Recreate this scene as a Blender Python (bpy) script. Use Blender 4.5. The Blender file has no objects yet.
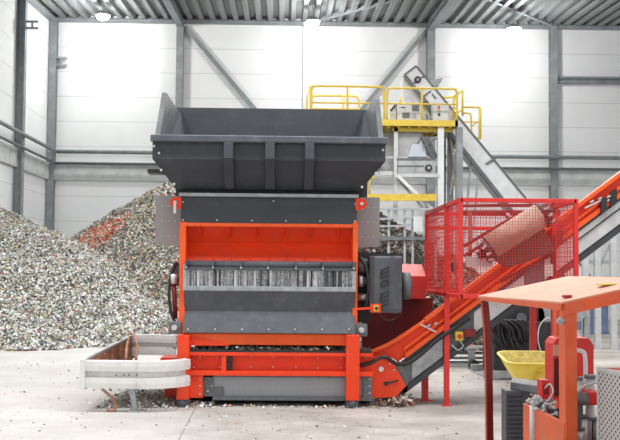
import bpy, bmesh, math, random
import numpy as np
from mathutils import Vector, Matrix, noise as mnoise
random.seed(7); rng = np.random.default_rng(7)
SC = bpy.context.scene; COL = SC.collection
R = math.radians
# ------------------------------------------------------------------ camera
F = 1000.0
PITCH, YAW, ROLL = R(2.98), R(1.43), R(0.5)
camd = bpy.data.cameras.new('camera'); cam = bpy.data.objects.new('camera', camd); COL.objects.link(cam)
camd.sensor_width = 36; camd.lens = F/620*36; camd.clip_end = 300
CM = Matrix.Rotation(-YAW, 3, 'Z') @ Matrix.Rotation(R(90)+PITCH, 3, 'X') @ Matrix.Rotation(ROLL, 3, 'Z')
cam.matrix_world = Matrix.Translation((0, 0, 1.8)) @ CM.to_4x4()
SC.camera = cam
# ------------------------------------------------------------------ world and light
w = bpy.data.worlds.new('world'); SC.world = w; w.use_nodes = True
bg = w.node_tree.nodes['Background']; bg.inputs[0].default_value = (0.96, 0.98, 1.0, 1); bg.inputs[1].default_value = 0.92
def area(name, loc, rot, sx, sy, power, col=(1, 1, 1)):
    l = bpy.data.lights.new(name, 'AREA'); l.shape = 'RECTANGLE'; l.size = sx; l.size_y = sy; l.energy = power; l.color = col
    o = bpy.data.objects.new(name, l); o.location = loc; o.rotation_euler = rot; COL.objects.link(o); return o
area('fill_light_rear', (1, 30, 9.9), (0, 0, 0), 16, 3, 700)  # added fill lights below the roof
area('fill_light_middle', (1, 21, 9.6), (0, 0, 0), 16, 3, 1300)
area('fill_light_front', (1, 11, 9.3), (0, 0, 0), 16, 3, 1300)
SC.view_settings.view_transform = 'Standard'; SC.view_settings.look = 'None'
SC.view_settings.gamma = 1; SC.view_settings.use_curve_mapping = False
SC.view_settings.exposure = 0.22
# ------------------------------------------------------------------ measuring
def P(px, py, Y):
    d = CM @ Vector(((px-310)/F, (220-py)/F, -1.0))
    t = Y/d.y
    return Vector((d.x*t, Y, 1.8+d.z*t))
def RC(px0, px1, py0, py1, Y):      # x0,x1,z0,z1 of a rectangle facing us
    mx, my = (px0+px1)/2, (py0+py1)/2
    return P(px0, my, Y).x, P(px1, my, Y).x, P(mx, py1, Y).z, P(mx, py0, Y).z
# ------------------------------------------------------------------ materials
def mat(name, col, rough=0.5, metal=0.0, vary=0.12, scale=6.0, bump=0.0, dirt=None, dirt_amt=0.0, dirt_scale=3.0, emit=0.0, spec=0.5):
    m = bpy.data.materials.new(name); m.use_nodes = True; nt = m.node_tree; N = nt.nodes; L = nt.links
    b = N['Principled BSDF']; b.inputs['Roughness'].default_value = rough; b.inputs['Metallic'].default_value = metal
    b.inputs['Specular IOR Level'].default_value = spec
    tc = N.new('ShaderNodeTexCoord'); nz = N.new('ShaderNodeTexNoise'); nz.inputs['Scale'].default_value = scale; nz.inputs['Detail'].default_value = 6
    L.new(tc.outputs['Object'], nz.inputs['Vector'])
    cr = N.new('ShaderNodeValToRGB'); c = col
    cr.color_ramp.elements[0].position = 0.3; cr.color_ramp.elements[1].position = 0.7
    cr.color_ramp.elements[0].color = (c[0]*(1-vary), c[1]*(1-vary), c[2]*(1-vary), 1)
    cr.color_ramp.elements[1].color = (min(1, c[0]*(1+vary)), min(1, c[1]*(1+vary)), min(1, c[2]*(1+vary)), 1)
    L.new(nz.outputs['Fac'], cr.inputs['Fac']); out = cr.outputs['Color']
    if dirt:
        n2 = N.new('ShaderNodeTexNoise'); n2.inputs['Scale'].default_value = dirt_scale; n2.inputs['Detail'].default_value = 10; n2.inputs['Roughness'].default_value = 0.7
        L.new(tc.outputs['Object'], n2.inputs['Vector'])
        r2 = N.new('ShaderNodeValToRGB'); r2.color_ramp.elements[0].position = 0.52; r2.color_ramp.elements[1].position = 0.68
        r2.color_ramp.elements[0].color = (0, 0, 0, 1); r2.color_ramp.elements[1].color = (dirt_amt,)*3+(1,)
        L.new(n2.outputs['Fac'], r2.inputs['Fac'])
        mx = N.new('ShaderNodeMixRGB'); L.new(r2.outputs['Color'], mx.inputs['Fac']); L.new(out, mx.inputs['Color1']); mx.inputs['Color2'].default_value = (*dirt, 1)
        out = mx.outputs['Color']
    L.new(out, b.inputs['Base Color'])
    if bump:
        bp = N.new('ShaderNodeBump'); bp.inputs['Strength'].default_value = bump; bp.inputs['Distance'].default_value = 0.02
        L.new(nz.outputs['Fac'], bp.inputs['Height']); L.new(bp.outputs['Normal'], b.inputs['Normal'])
    if emit:
        b.inputs['Emission Color'].default_value = (1, 0.99, 0.96, 1); b.inputs['Emission Strength'].default_value = emit
    return m
M = {}
M['grey'] = mat('anthracite_paint', (0.048, 0.054, 0.062), 0.5, 0.0, 0.10, 4, dirt=(0.10, 0.10, 0.10), dirt_amt=0.3, dirt_scale=5, spec=0.35)
M['greylight'] = mat('worn_grey_paint', (0.085, 0.092, 0.105), 0.45, 0.1, 0.12, 5, dirt=(0.2, 0.2, 0.2), dirt_amt=0.3, dirt_scale=6, spec=0.4)
M['orange'] = mat('orange_red_paint', (0.80, 0.052, 0.010), 0.42, 0, 0.08, 3, dirt=(0.50, 0.14, 0.08), dirt_amt=0.3, dirt_scale=7, spec=0.35)
M['orange2'] = mat('bright_orange_paint', (0.88, 0.105, 0.014), 0.42, 0, 0.08, 3, dirt=(0.60, 0.22, 0.10), dirt_amt=0.3, dirt_scale=7, spec=0.35)
M['red'] = mat('guard_red_paint', (0.66, 0.028, 0.022), 0.4, 0, 0.08, 4)
M['maroon'] = mat('deep_and_shaded_red', (0.20, 0.012, 0.012), 0.5, 0, 0.2, 3)  # deep red parts, and red darkened for shade on the panel beside the shredder
M['black'] = mat('black_rubber', (0.018, 0.018, 0.02), 0.5, 0, 0.2, 8)
M['sideplate'] = mat('scuffed_side_plate', (0.13, 0.14, 0.15), 0.4, 0.2, 0.2, 3, dirt=(0.32, 0.32, 0.31), dirt_amt=0.5, dirt_scale=2.5)
M['steel'] = mat('bright_steel', (0.62, 0.62, 0.62), 0.35, 0.6, 0.1, 12)
M['galv'] = mat('galvanised_steel', (0.36, 0.38, 0.39), 0.5, 0.25, 0.22, 9, dirt=(0.25, 0.22, 0.2), dirt_amt=0.3, dirt_scale=12)
M['galvlt'] = mat('pale_galvanised_steel', (0.55, 0.56, 0.56), 0.5, 0.2, 0.12, 6)
M['column'] = mat('column_steel', (0.25, 0.27, 0.285), 0.55, 0.1, 0.12, 3, dirt=(0.45, 0.47, 0.48), dirt_amt=0.3, dirt_scale=3)
M['rail'] = mat('rail_steel', (0.26, 0.28, 0.29), 0.5, 0.2, 0.15, 3)
M['palecol'] = mat('pale_column_paint', (0.72, 0.73, 0.73), 0.6, 0, 0.06, 3)
M['white'] = mat('white_guard_steel', (0.74, 0.73, 0.71), 0.5, 0.05, 0.06, 5, dirt=(0.40, 0.37, 0.33), dirt_amt=0.45, dirt_scale=5)
M['rust'] = mat('rusty_steel', (0.36, 0.16, 0.09), 0.8, 0, 0.4, 14, bump=0.4, dirt=(0.55, 0.40, 0.32), dirt_amt=0.7, dirt_scale=9)
M['yellow'] = mat('yellow_paint', (0.70, 0.50, 0.05), 0.45, 0, 0.1, 5, dirt=(0.45, 0.30, 0.05), dirt_amt=0.3, dirt_scale=6)
M['yellowtub'] = mat('yellow_tub_paint', (0.86, 0.68, 0.10), 0.45, 0, 0.06, 5, dirt=(0.40, 0.30, 0.10), dirt_amt=0.25, dirt_scale=12)
M['tubdirt'] = mat('grimy_yellow_lining', (0.55, 0.42, 0.10), 0.7, 0, 0.3, 20, dirt=(0.18, 0.14, 0.08), dirt_amt=0.8, dirt_scale=14)
M['brownbelt'] = mat('dark_brown_belt', (0.13, 0.07, 0.055), 0.6, 0, 0.2, 9)
M['tan'] = mat('tan_rubber_belt', (0.34, 0.25, 0.19), 0.65, 0, 0.15, 9, dirt=(0.6, 0.52, 0.48), dirt_amt=0.4, dirt_scale=10)
M['lid'] = mat('faded_pink_orange_sheet', (0.64, 0.30, 0.19), 0.6, 0, 0.06, 5, dirt=(0.55, 0.30, 0.22), dirt_amt=0.35, dirt_scale=22)
M['cabinet'] = mat('pale_machine_paint', (0.56, 0.60, 0.66), 0.5, 0, 0.08, 5)
M['casing2'] = mat('dusty_grey_casing', (0.40, 0.41, 0.41), 0.5, 0.1, 0.15, 3, dirt=(0.5, 0.5, 0.5), dirt_amt=0.4)
M['casing'] = mat('conveyor_casing', (0.74, 0.75, 0.76), 0.5, 0.1, 0.1, 4)
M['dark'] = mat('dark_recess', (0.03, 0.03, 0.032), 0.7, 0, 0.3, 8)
M['plastic'] = mat('grey_plastic', (0.13, 0.14, 0.15), 0.5, 0, 0.2, 10, dirt=(0.3, 0.3, 0.3), dirt_amt=0.3)
M['joint'] = mat('dusty_joint_filler', (0.30, 0.28, 0.26), 0.8, 0, 0.2, 5)
M['weathered'] = mat('weathered_orange_paint', (0.66, 0.105, 0.035), 0.5, 0, 0.12, 5, dirt=(0.45, 0.18, 0.10), dirt_amt=0.5, dirt_scale=9, spec=0.35)
M['cobalt'] = mat('faded_blue_plastic', (0.16, 0.22, 0.36), 0.5, 0, 0.15, 5)
M['marker'] = mat('crimson_plastic', (0.45, 0.01, 0.05), 0.4, 0, 0.1, 5)
M['lamp'] = mat('lamp_glow', (1, 1, 1), 0.4, 0, 0, 5, emit=60)
M['shadeband'] = mat('wall_band_shade', (0.62, 0.64, 0.63), 0.7, 0, 0.14, 2.2)
# glassy curtain strips, sparkle painted in as white blotches
def curtain():
    m = mat('sparkling_clear_plastic', (0.48, 0.49, 0.50), 0.2, 0, 0.6, 30, dirt=(0.9, 0.9, 0.9), dirt_amt=1.0, dirt_scale=22)  # dirt here is the painted white sparkle
    m.node_tree.nodes['Principled BSDF'].inputs['Transmission Weight'].default_value = 0.25
    return m
M['curtain'] = curtain()
def perforated(name, col, hole, scale, amt=1.0):
    m = bpy.data.materials.new(name); m.use_nodes = True; nt = m.node_tree; N = nt.nodes; L = nt.links
    b = N['Principled BSDF']; b.inputs['Roughness'].default_value = 0.45; b.inputs['Metallic'].default_value = 0.2
    tc = N.new('ShaderNodeTexCoord'); sep = N.new('ShaderNodeSeparateXYZ'); L.new(tc.outputs['Object'], sep.inputs[0])
    def wave(s, sc, off=0):
        mu = N.new('ShaderNodeMath'); mu.operation = 'MULTIPLY'; mu.inputs[1].default_value = sc; L.new(s, mu.inputs[0])
        sn = N.new('ShaderNodeMath'); sn.operation = 'SINE'; L.new(mu.outputs[0], sn.inputs[0]); return sn.outputs[0]
    ad = N.new('ShaderNodeMath'); ad.operation = 'ADD'; L.new(sep.outputs[0], ad.inputs[0]); L.new(sep.outputs[1], ad.inputs[1])
    pr = N.new('ShaderNodeMath'); pr.operation = 'MULTIPLY'; L.new(wave(ad.outputs[0], scale), pr.inputs[0]); L.new(wave(sep.outputs[2], scale), pr.inputs[1])
    gt = N.new('ShaderNodeMath'); gt.operation = 'GREATER_THAN'; gt.inputs[1].default_value = 0.3; L.new(pr.outputs[0], gt.inputs[0])
    mm = N.new('ShaderNodeMath'); mm.operation = 'MULTIPLY'; mm.inputs[1].default_value = amt; L.new(gt.outputs[0], mm.inputs[0])
    mx = N.new('ShaderNodeMixRGB'); mx.inputs['Color1'].default_value = (*col, 1); mx.inputs['Color2'].default_value = (*hole, 1)
    L.new(mm.outputs[0], mx.inputs['Fac']); L.new(mx.outputs[0], b.inputs['Base Color']); return m
M['perf'] = perforated('perforated_grey_sheet', (0.36, 0.38, 0.40), (0.20, 0.21, 0.22), 190)
M['perfside'] = perforated('ribbed_galvanised_sheet', (0.30, 0.285, 0.28), (0.22, 0.21, 0.205), 150, 0.5)
M['perffront'] = perforated('fine_perforated_sheet', (0.50, 0.49, 0.48), (0.10, 0.10, 0.10), 170)
M['perftread'] = perforated('speckled_tread_plate', (0.60, 0.59, 0.57), (0.35, 0.34, 0.33), 60)

def wallmat(name, col, axis_lines=True):
    m = bpy.data.materials.new(name); m.use_nodes = True; nt = m.node_tree; N = nt.nodes; L = nt.links
    b = N['Principled BSDF']; b.inputs['Roughness'].default_value = 0.6
    g = N.new('ShaderNodeNewGeometry'); sep = N.new('ShaderNodeSeparateXYZ'); L.new(g.outputs['Position'], sep.inputs[0])
    ad = N.new('ShaderNodeMath'); ad.operation = 'ADD'; ad.inputs[1].default_value = 0.27; L.new(sep.outputs[2], ad.inputs[0])
    fr = N.new('ShaderNodeMath'); fr.operation = 'FRACT'; L.new(ad.outputs[0], fr.inputs[0])
    lt = N.new('ShaderNodeMath'); lt.operation = 'LESS_THAN'; lt.inputs[1].default_value = 0.028; L.new(fr.outputs[0], lt.inputs[0])
    ns = N.new('ShaderNodeTexNoise'); ns.inputs['Scale'].default_value = 0.35; ns.inputs['Detail'].default_value = 8; L.new(g.outputs['Position'], ns.inputs['Vector'])
    cr = N.new('ShaderNodeValToRGB'); cr.color_ramp.elements[0].position = 0.35; cr.color_ramp.elements[1].position = 0.6
    cr.color_ramp.elements[0].color = (col[0]*0.93, col[1]*0.93, col[2]*0.92, 1); cr.color_ramp.elements[1].color = (*col, 1)
    L.new(ns.outputs['Fac'], cr.inputs['Fac'])
    mx = N.new('ShaderNodeMixRGB'); mx.inputs['Color2'].default_value = (0.62, 0.63, 0.63, 1); L.new(lt.outputs[0], mx.inputs['Fac']); L.new(cr.outputs[0], mx.inputs['Color1'])
    L.new(mx.outputs[0], b.inputs['Base Color']); return m
M['wall'] = wallmat('white_wall_panels', (0.86, 0.87, 0.87))
def floormat():
    m = bpy.data.materials.new('dusty_concrete'); m.use_nodes = True; nt = m.node_tree; N = nt.nodes; L = nt.links
    b = N['Principled BSDF']; b.inputs['Roughness'].default_value = 0.75
    g = N.new('ShaderNodeNewGeometry')
    def noise_ramp(scale, c0, c1, p0, p1, det=10, rough=0.6, stretch=None):
        ns = N.new('ShaderNodeTexNoise'); ns.inputs['Scale'].default_value = scale; ns.inputs['Detail'].default_value = det; ns.inputs['Roughness'].default_value = rough
        if stretch:
            mp = N.new('ShaderNodeMapping'); mp.inputs['Scale'].default_value = stretch; mp.inputs['Rotation'].default_value = (0, 0, 0.25)
            L.new(g.outputs['Position'], mp.inputs['Vector']); L.new(mp.outputs[0], ns.inputs['Vector'])
        else: L.new(g.outputs['Position'], ns.inputs['Vector'])
        cr = N.new('ShaderNodeValToRGB'); cr.color_ramp.elements[0].position = p0; cr.color_ramp.elements[1].position = p1
        cr.color_ramp.elements[0].color = c0; cr.color_ramp.elements[1].color = c1; L.new(ns.outputs['Fac'], cr.inputs['Fac']); return cr.outputs[0], ns
    a, n1 = noise_ramp(0.9, (0.31, 0.28, 0.25, 1), (0.50, 0.47, 0.435, 1), 0.36, 0.6)
    s, n2 = noise_ramp(1.0, (0, 0, 0, 1), (0.55, 0.55, 0.55, 1), 0.5, 0.75, stretch=(0.5, 2.2, 1))
    mx = N.new('ShaderNodeMixRGB'); L.new(s, mx.inputs['Fac']); L.new(a, mx.inputs['Color1']); mx.inputs['Color2'].default_value = (0.36, 0.34, 0.32, 1)
    sp, n3 = noise_ramp(11, (0, 0, 0, 1), (0.75, 0.75, 0.75, 1), 0.54, 0.66, 12, 0.8)
    m2 = N.new('ShaderNodeMixRGB'); L.new(sp, m2.inputs['Fac']); L.new(mx.outputs[0], m2.inputs['Color1']); m2.inputs['Color2'].default_value = (0.19, 0.165, 0.14, 1)
    # left side bay is paler: its extra brightness is put into the colour
    sep = N.new('ShaderNodeSeparateXYZ'); L.new(g.outputs['Position'], sep.inputs[0])
    mr = N.new('ShaderNodeMapRange'); mr.inputs['From Min'].default_value = 0.3; mr.inputs['From Max'].default_value = -2.2; mr.inputs['To Min'].default_value = 0; mr.inputs['To Max'].default_value = 0.55
    L.new(sep.outputs[0], mr.inputs['Value'])
    m3 = N.new('ShaderNodeMixRGB'); L.new(mr.outputs[0], m3.inputs['Fac']); L.new(m2.outputs[0], m3.inputs['Color1']); m3.inputs['Color2'].default_value = (0.62, 0.605, 0.585, 1)
    L.new(m3.outputs[0], b.inputs['Base Color'])
    bp = N.new('ShaderNodeBump'); bp.inputs['Strength'].default_value = 0.25; bp.inputs['Distance'].default_value = 0.02; L.new(n3.outputs['Fac'], bp.inputs['Height']); L.new(bp.outputs[0], b.inputs['Normal'])
    return m
M['floor'] = floormat()
M['deck'] = mat('corrugated_roof_sheet', (0.20, 0.215, 0.215), 0.5, 0.2, 0.1, 1.0)
def flakemat():
    m = bpy.data.materials.new('shredded_scraps'); m.use_nodes = True; nt = m.node_tree; N = nt.nodes; L = nt.links
    b = N['Principled BSDF']; b.inputs['Roughness'].default_value = 0.6
    a = N.new('ShaderNodeAttribute'); a.attribute_name = 'scrap'; L.new(a.outputs['Color'], b.inputs['Base Color']); return m
M['flake'] = flakemat()
M['heap'] = mat('heap_mix', (0.22, 0.21, 0.18), 0.8, 0, 0.7, 12, dirt=(0.6, 0.59, 0.55), dirt_amt=0.9, dirt_scale=9)
# ------------------------------------------------------------------ mesh builder
class MB:
    def __init__(s): s.v = []; s.f = []; s.mi = []; s.m = 0; s.smooth = []
    def add(s, vs, fs, smooth=False):
        n = len(s.v); s.v += [Vector(v) for v in vs]
        for f in fs: s.f.append([i+n for i in f]); s.mi.append(s.m); s.smooth.append(smooth)
        return s
    def box(s, x0, x1, y0, y1, z0, z1):
        return s.add([(x0,y0,z0),(x1,y0,z0),(x1,y1,z0),(x0,y1,z0),(x0,y0,z1),(x1,y0,z1),(x1,y1,z1),(x0,y1,z1)],
                     [(0,3,2,1),(4,5,6,7),(0,1,5,4),(1,2,6,5),(2,3,7,6),(3,0,4,7)])
    def hexa(s, a, b):     # two matching polygons (lists of points) joined into a solid
        n = len(a); fs = [list(range(n))[::-1], [i+n for i in range(n)]]
        for i in range(n): j = (i+1) % n; fs.append([i, j, j+n, i+n])
        return s.add(list(a)+list(b), fs)
    def prism(s, poly, Y0, Y1):   # poly of (x,z)
        return s.hexa([(x, Y0, z) for x, z in poly], [(x, Y1, z) for x, z in poly])
    def pprism(s, pix, Y, th):    # outline measured at depth Y, real thickness th going away
        q = [P(px, py, Y) for px, py in pix]
        return s.hexa(q, [v+Vector((0, th, 0)) for v in q])
    def frame(s, a, b):
        d = (b-a).normalized(); up = Vector((0, 0, 1)) if abs(d.z) < 0.95 else Vector((0, 1, 0))
        u = d.cross(up).normalized(); return d, u, u.cross(d).normalized()
    def bar(s, a, b, w, h):
        a = Vector(a); b = Vector(b); d, u, v = s.frame(a, b); u = u*w/2; v = v*h/2
        return s.hexa([a-u-v, a+u-v, a+u+v, a-u+v], [b-u-v, b+u-v, b+u+v, b-u+v])
    def tube(s, a, b, r, n=10, r2=None):
        a = Vector(a); b = Vector(b); d, u, v = s.frame(a, b); r2 = r if r2 is None else r2
        A = [a+(u*math.cos(t)+v*math.sin(t))*r for t in [2*math.pi*i/n for i in range(n)]]
        B = [b+(u*math.cos(t)+v*math.sin(t))*r2 for t in [2*math.pi*i/n for i in range(n)]]
        k = len(s.v); s.v += A+B
        for i in range(n):
            j = (i+1) % n; s.f.append([k+i, k+j, k+n+j, k+n+i]); s.mi.append(s.m); s.smooth.append(True)
        s.f.append([k+i for i in range(n)][::-1]); s.mi.append(s.m); s.smooth.append(False)
        s.f.append([k+n+i for i in range(n)]); s.mi.append(s.m); s.smooth.append(False)
        return s
    def path(s, pts, r, n=7, sub=5):
        pts = [Vector(p) for p in pts]; out = []
        for i in range(len(pts)-1):
            p0 = pts[max(0, i-1)]; p1 = pts[i]; p2 = pts[i+1]; p3 = pts[min(len(pts)-1, i+2)]
            for k in range(sub):
                t = k/sub
                out.append(0.5*((2*p1)+(-p0+p2)*t+(2*p0-5*p1+4*p2-p3)*t*t+(-p0+3*p1-3*p2+p3)*t**3))
        out.append(pts[-1]); k0 = len(s.v); m = len(out)
        for i, p in enumerate(out):
            d = (out[min(i+1, m-1)]-out[max(i-1, 0)]).normalized()
            up = Vector((0, 1, 0.1)).normalized() if abs(d.y) < 0.9 else Vector((0, 0, 1))
            u = d.cross(up).normalized(); v = u.cross(d).normalized()
            s.v += [p+(u*math.cos(2*math.pi*j/n)+v*math.sin(2*math.pi*j/n))*r for j in range(n)]
        for i in range(m-1):
            for j in range(n):
                q = (j+1) % n; s.f.append([k0+i*n+j, k0+i*n+q, k0+(i+1)*n+q, k0+(i+1)*n+j]); s.mi.append(s.m); s.smooth.append(True)
        s.f.append([k0+j for j in range(n)][::-1]); s.mi.append(s.m); s.smooth.append(False)
        s.f.append([k0+(m-1)*n+j for j in range(n)]); s.mi.append(s.m); s.smooth.append(False)
        return s
    def bolt(s, x, y, z, r=0.014, h=0.014):
        return s.tube((x, y, z), (x, y-h, z), r, 6, r*0.8)
    def build(s, name, mats, parent=None, bevel=0.0, origin=None):
        if not isinstance(mats, (list, tuple)): mats = [mats]
        loc = Vector(parent['_w']) if parent is not None and '_w' in parent else None
        if loc is None:
            xs = [v.x for v in s.v]; ys = [v.y for v in s.v]; zs = [v.z for v in s.v]
            loc = Vector(((min(xs)+max(xs))/2, (min(ys)+max(ys))/2, min(zs)))
        me = bpy.data.meshes.new(name); me.from_pydata([v-loc for v in s.v], [], s.f)
        for m in mats: me.materials.append(m)
        me.polygons.foreach_set('material_index', s.mi); me.polygons.foreach_set('use_smooth', s.smooth)
        bm = bmesh.new(); bm.from_mesh(me); bmesh.ops.recalc_face_normals(bm, faces=bm.faces); bm.to_mesh(me); bm.free()
        o = bpy.data.objects.new(name, me); COL.objects.link(o)
        if parent is not None: o.parent = parent
        else: o.location = loc
        o['_w'] = tuple(loc)
        if bevel:
            b = o.modifiers.new('bevel', 'BEVEL'); b.width = bevel; b.segments = 2; b.limit_method = 'ANGLE'; b.angle_limit = R(40)
        return o
def tag(o, label, cat, group=None):
    o['label'] = label; o['category'] = cat
    if group: o['group'] = group
    return o
def thing(name, loc, label, cat, group=None):
    o = bpy.data.objects.new(name, None); COL.objects.link(o); o.location = loc; o['_w'] = tuple(loc); o.empty_display_size = 0.2
    return tag(o, label, cat, group)
def struct(o): o['kind'] = 'structure'; return o
YB = 40.0; XL = P(48, 150, YB).x
# ------------------------------------------------------------------ setting
struct(MB().box(XL-0.3, 26, -6, YB+0.3, -0.2, 0).build('floor', M['floor']))
ZE = P(310, 23, YB).z
struct(MB().box(XL-0.25, 26, YB, YB+0.25, 0, ZE+0.3).build('wall_back', M['wall']))
struct(MB().box(XL-0.25, XL, 6, YB, 0, ZE+0.3).build('wall_left', M['wall']))
SL = 0.05
def ceil_z(Y): return ZE - SL*(YB-Y)
c = MB(); x = XL; pts = []
while x < 24:
    pts += [(x, 0), (x+0.17, 0), (x+0.22, 0.16), (x+0.41, 0.16), (x+0.46, 0)]; x += 0.46
Y0 = 4.0; n = len(pts)
vs = [(px, YB, ceil_z(YB)+dz) for px, dz in pts]+[(px, Y0, ceil_z(Y0)+dz) for px, dz in pts]
fs = [(i, i+1, n+i+1, n+i) for i in range(n-1)]
k = len(vs); vs += [(XL, YB, ceil_z(YB)+0.3), (24, YB, ceil_z(YB)+0.3), (24, Y0, ceil_z(Y0)+0.3), (XL, Y0, ceil_z(Y0)+0.3)]; fs.append((k, k+1, k+2, k+3))
c.add(vs, fs); struct(c.build('ceiling', M['deck']))
struct(MB().box(XL, 24, YB-0.22, YB, ZE-0.12, ZE+0.02).build('trim_1', M['column']))
a, b_ = Vector((XL+0.12, YB, ZE-0.05)), Vector((XL+0.12, 6, ceil_z(6)-0.05))
struct(MB().bar(a, b_, 0.24, 0.16).build('trim_2', M['column']))
# grey bands below the rails, shade put into their colour
x0, x1, z0, z1 = RC(60, 600, 163, 177, YB)
z1 = P(310, 166.5, YB).z; z0 = P(310, 183, YB).z
struct(MB().box(XL, 24, YB-0.12, YB, z0, z1).build('shade_band_back', M['shadeband']))
struct(MB().box(XL, XL+0.12, 8, YB-0.12, z0, z1).build('shade_band_left', M['shadeband']))
# floor joint
q0 = P(197, 404, 13.6); q1 = P(176, 437, 10.9)
a = Vector((P(197, 404, 13.64).x, 13.64, 0.0)); b_ = Vector((P(178, 440, 10.7).x, 10.7, 0.0))
j = MB(); d = (b_-a).normalized(); a2 = a-d*1.0; b2 = b_+d*3
j.hexa([a2+Vector((-.007, 0, 0)), a2+Vector((.007, 0, 0)), b2+Vector((.007, 0, 0)), b2+Vector((-.007, 0, 0))], [v+Vector((0, 0, .003)) for v in (a2+Vector((-.007, 0, 0)), a2+Vector((.007, 0, 0)), b2+Vector((.007, 0, 0)), b2+Vector((-.007, 0, 0)))])
struct(j.build('trim_5', M['joint']))
# ------------------------------------------------------------------ columns
def column(cx, cy, w, label, along='x', m=None, bracket=None, top=None):
    m = m or M['column']; top = top or ceil_z(cy)-0.02
    t = thing('steel_column', (cx, cy, 0), label, 'column')
    c = MB(); h = w/2; f = 0.03
    if along == 'x':
        c.box(cx-h, cx+h, cy-h, cy-h+f, 0, top); c.box(cx-h, cx+h, cy+h-f, cy+h, 0, top); c.box(cx-0.012, cx+0.012, cy-h+f, cy+h-f, 0, top)
    else:
        c.box(cx-h, cx-h+f, cy-h, cy+h, 0, top); c.box(cx+h-f, cx+h, cy-h, cy+h, 0, top); c.box(cx-h+f, cx+h-f, cy-0.012, cy+0.012, 0, top)
    c.build('shaft', m, t)
    p = MB(); p.box(cx-h-0.05, cx+h+0.05, cy-h-0.02, cy+h+0.02, 0, 0.03); p.build('base_plate', m, t)
    if bracket:
        bx, by = bracket; bz0, bz1 = by
        k = MB(); k.box(cx+h, cx+h+bx, cy-0.06, cy+0.06, bz1-0.07, bz1); k.box(cx+h, cx+h+bx, cy-0.06, cy+0.06, bz0, bz0+0.07); k.box(cx+h+bx*0.4, cx+h+bx*0.6, cy-0.04, cy+0.04, bz0+0.07, bz1-0.07)
        k.build('bracket', M['galv'], t)
    return t
yc = YB-0.16
def cx(px, Y=yc): return P(px, 150, Y).x
column(XL+0.17, yc, 0.30, 'grey steel column standing in the back left corner of the hall', bracket=(0.38, (P(60, 66, yc).z, P(60, 57, yc).z)))
column(cx(178.5), yc, 0.28, 'grey steel column on the back wall, behind the hopper left side')
column(cx(305.5), yc, 0.26, 'pale white steel column on the back wall, lowest contrast, behind the platform left end', m=M['palecol'])
column(cx(430.5), yc, 0.32, 'grey steel column on the back wall, behind the head of the grey inclined conveyor')
column(cx(553.5), yc, 0.30, 'grey steel column on the back wall, right of the yellow platform')
YL = 35.1
column(XL+0.16, YL, 0.30, 'grey steel column on the left side wall, leftmost in the hall', along='y', bracket=(0.42, (P(20, 29, YL).z, P(20, 20.5, YL).z)))
# rails on the walls
def rail(name, a, b, r, label, m=None, sq=False):
    o = MB(); (o.bar(a, b, r*2, r*2) if sq else o.tube(a, b, r, 8)); o = o.build(name, m or M['rail']); return tag(o, label, 'rail' if name == 'wall_rail' else 'brace')
zr1 = P(310, 154.5, YB-0.42).z; zr2 = P(310, 166, YB-0.4).z
rail('wall_rail', (XL+0.35, YB-0.42, zr1), (20, YB-0.42, zr1), 0.075, 'upper grey rail running the whole width of the back wall')
rail('wall_rail', (XL+0.35, YB-0.40, zr2), (20, YB-0.40, zr2), 0.055, 'lower dark rail running the width of the back wall', M['plastic'])
rail('wall_rail', (XL+0.42, YB-0.42, zr1), (XL+0.42, 12, zr1), 0.075, 'upper grey rail running along the left side wall')
rail('wall_rail', (XL+0.40, YB-0.40, zr2), (XL+0.40, 12, zr2), 0.055, 'lower dark rail running along the left side wall', M['plastic'])
zr3 = P(590, 80, YB-0.2).z
g = MB(); g.box(cx(557)+0.05, 20, YB-0.2, YB, zr3+0.06, zr3+0.14); g.box(cx(557)+0.05, 20, YB-0.2, YB, zr3-0.14, zr3-0.06); g.box(cx(557)+0.05, 20, YB-0.1, YB, zr3-0.06, zr3+0.06)
tag(g.build('wall_rail', M['column']), 'dark channel rail high on the back wall, right of the last column', 'rail')
yd = YB-0.09
rail('diagonal_brace', P(185, 27, yd), P(265, 121, yd), 0.08, 'grey diagonal brace falling right from the column behind the hopper', M['rail'], True)
rail('diagonal_brace', P(427, 30, yd), P(352, 121, yd), 0.07, 'grey diagonal brace falling left from the column behind the conveyor head', M['rail'], True)
rail('roof_brace', P(322, 19, 39.2), P(402, -3, 35.5), 0.07, 'thin roof brace climbing right under the ceiling, above the yellow platform', M['column'], True)
rail('roof_brace', P(551, 24, 39.4), P(486, -3, 35.5), 0.07, 'thin roof brace falling right to the top of the rightmost column', M['column'], True)
for px, lb in ((178.5, 'roof beam running toward us from the column behind the hopper'), (430.5, 'roof beam running toward us from the column behind the conveyor head')):
    X = cx(px); o = MB(); o.box(X-0.13, X+0.13, YB-0.3, YB-0.25, ZE-0.5, ZE-0.15)
    o = MB()
    for dx, dz0, dz1 in ((0.13, -0.05, -0.02), (0.02, -0.26, -0.05), (0.13, -0.29, -0.26)):
        o.hexa([(X-dx, YB-0.25, ceil_z(YB-.25)+dz0), (X+dx, YB-0.25, ceil_z(YB-.25)+dz0), (X+dx, YB-0.25, ceil_z(YB-.25)+dz1), (X-dx, YB-0.25, ceil_z(YB-.25)+dz1)],
               [(X-dx, 5, ceil_z(5)+dz0), (X+dx, 5, ceil_z(5)+dz0), (X+dx, 5, ceil_z(5)+dz1), (X-dx, 5, ceil_z(5)+dz1)])
    tag(o.build('roof_beam', M['column']), 'dark '+lb, 'beam')
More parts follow.
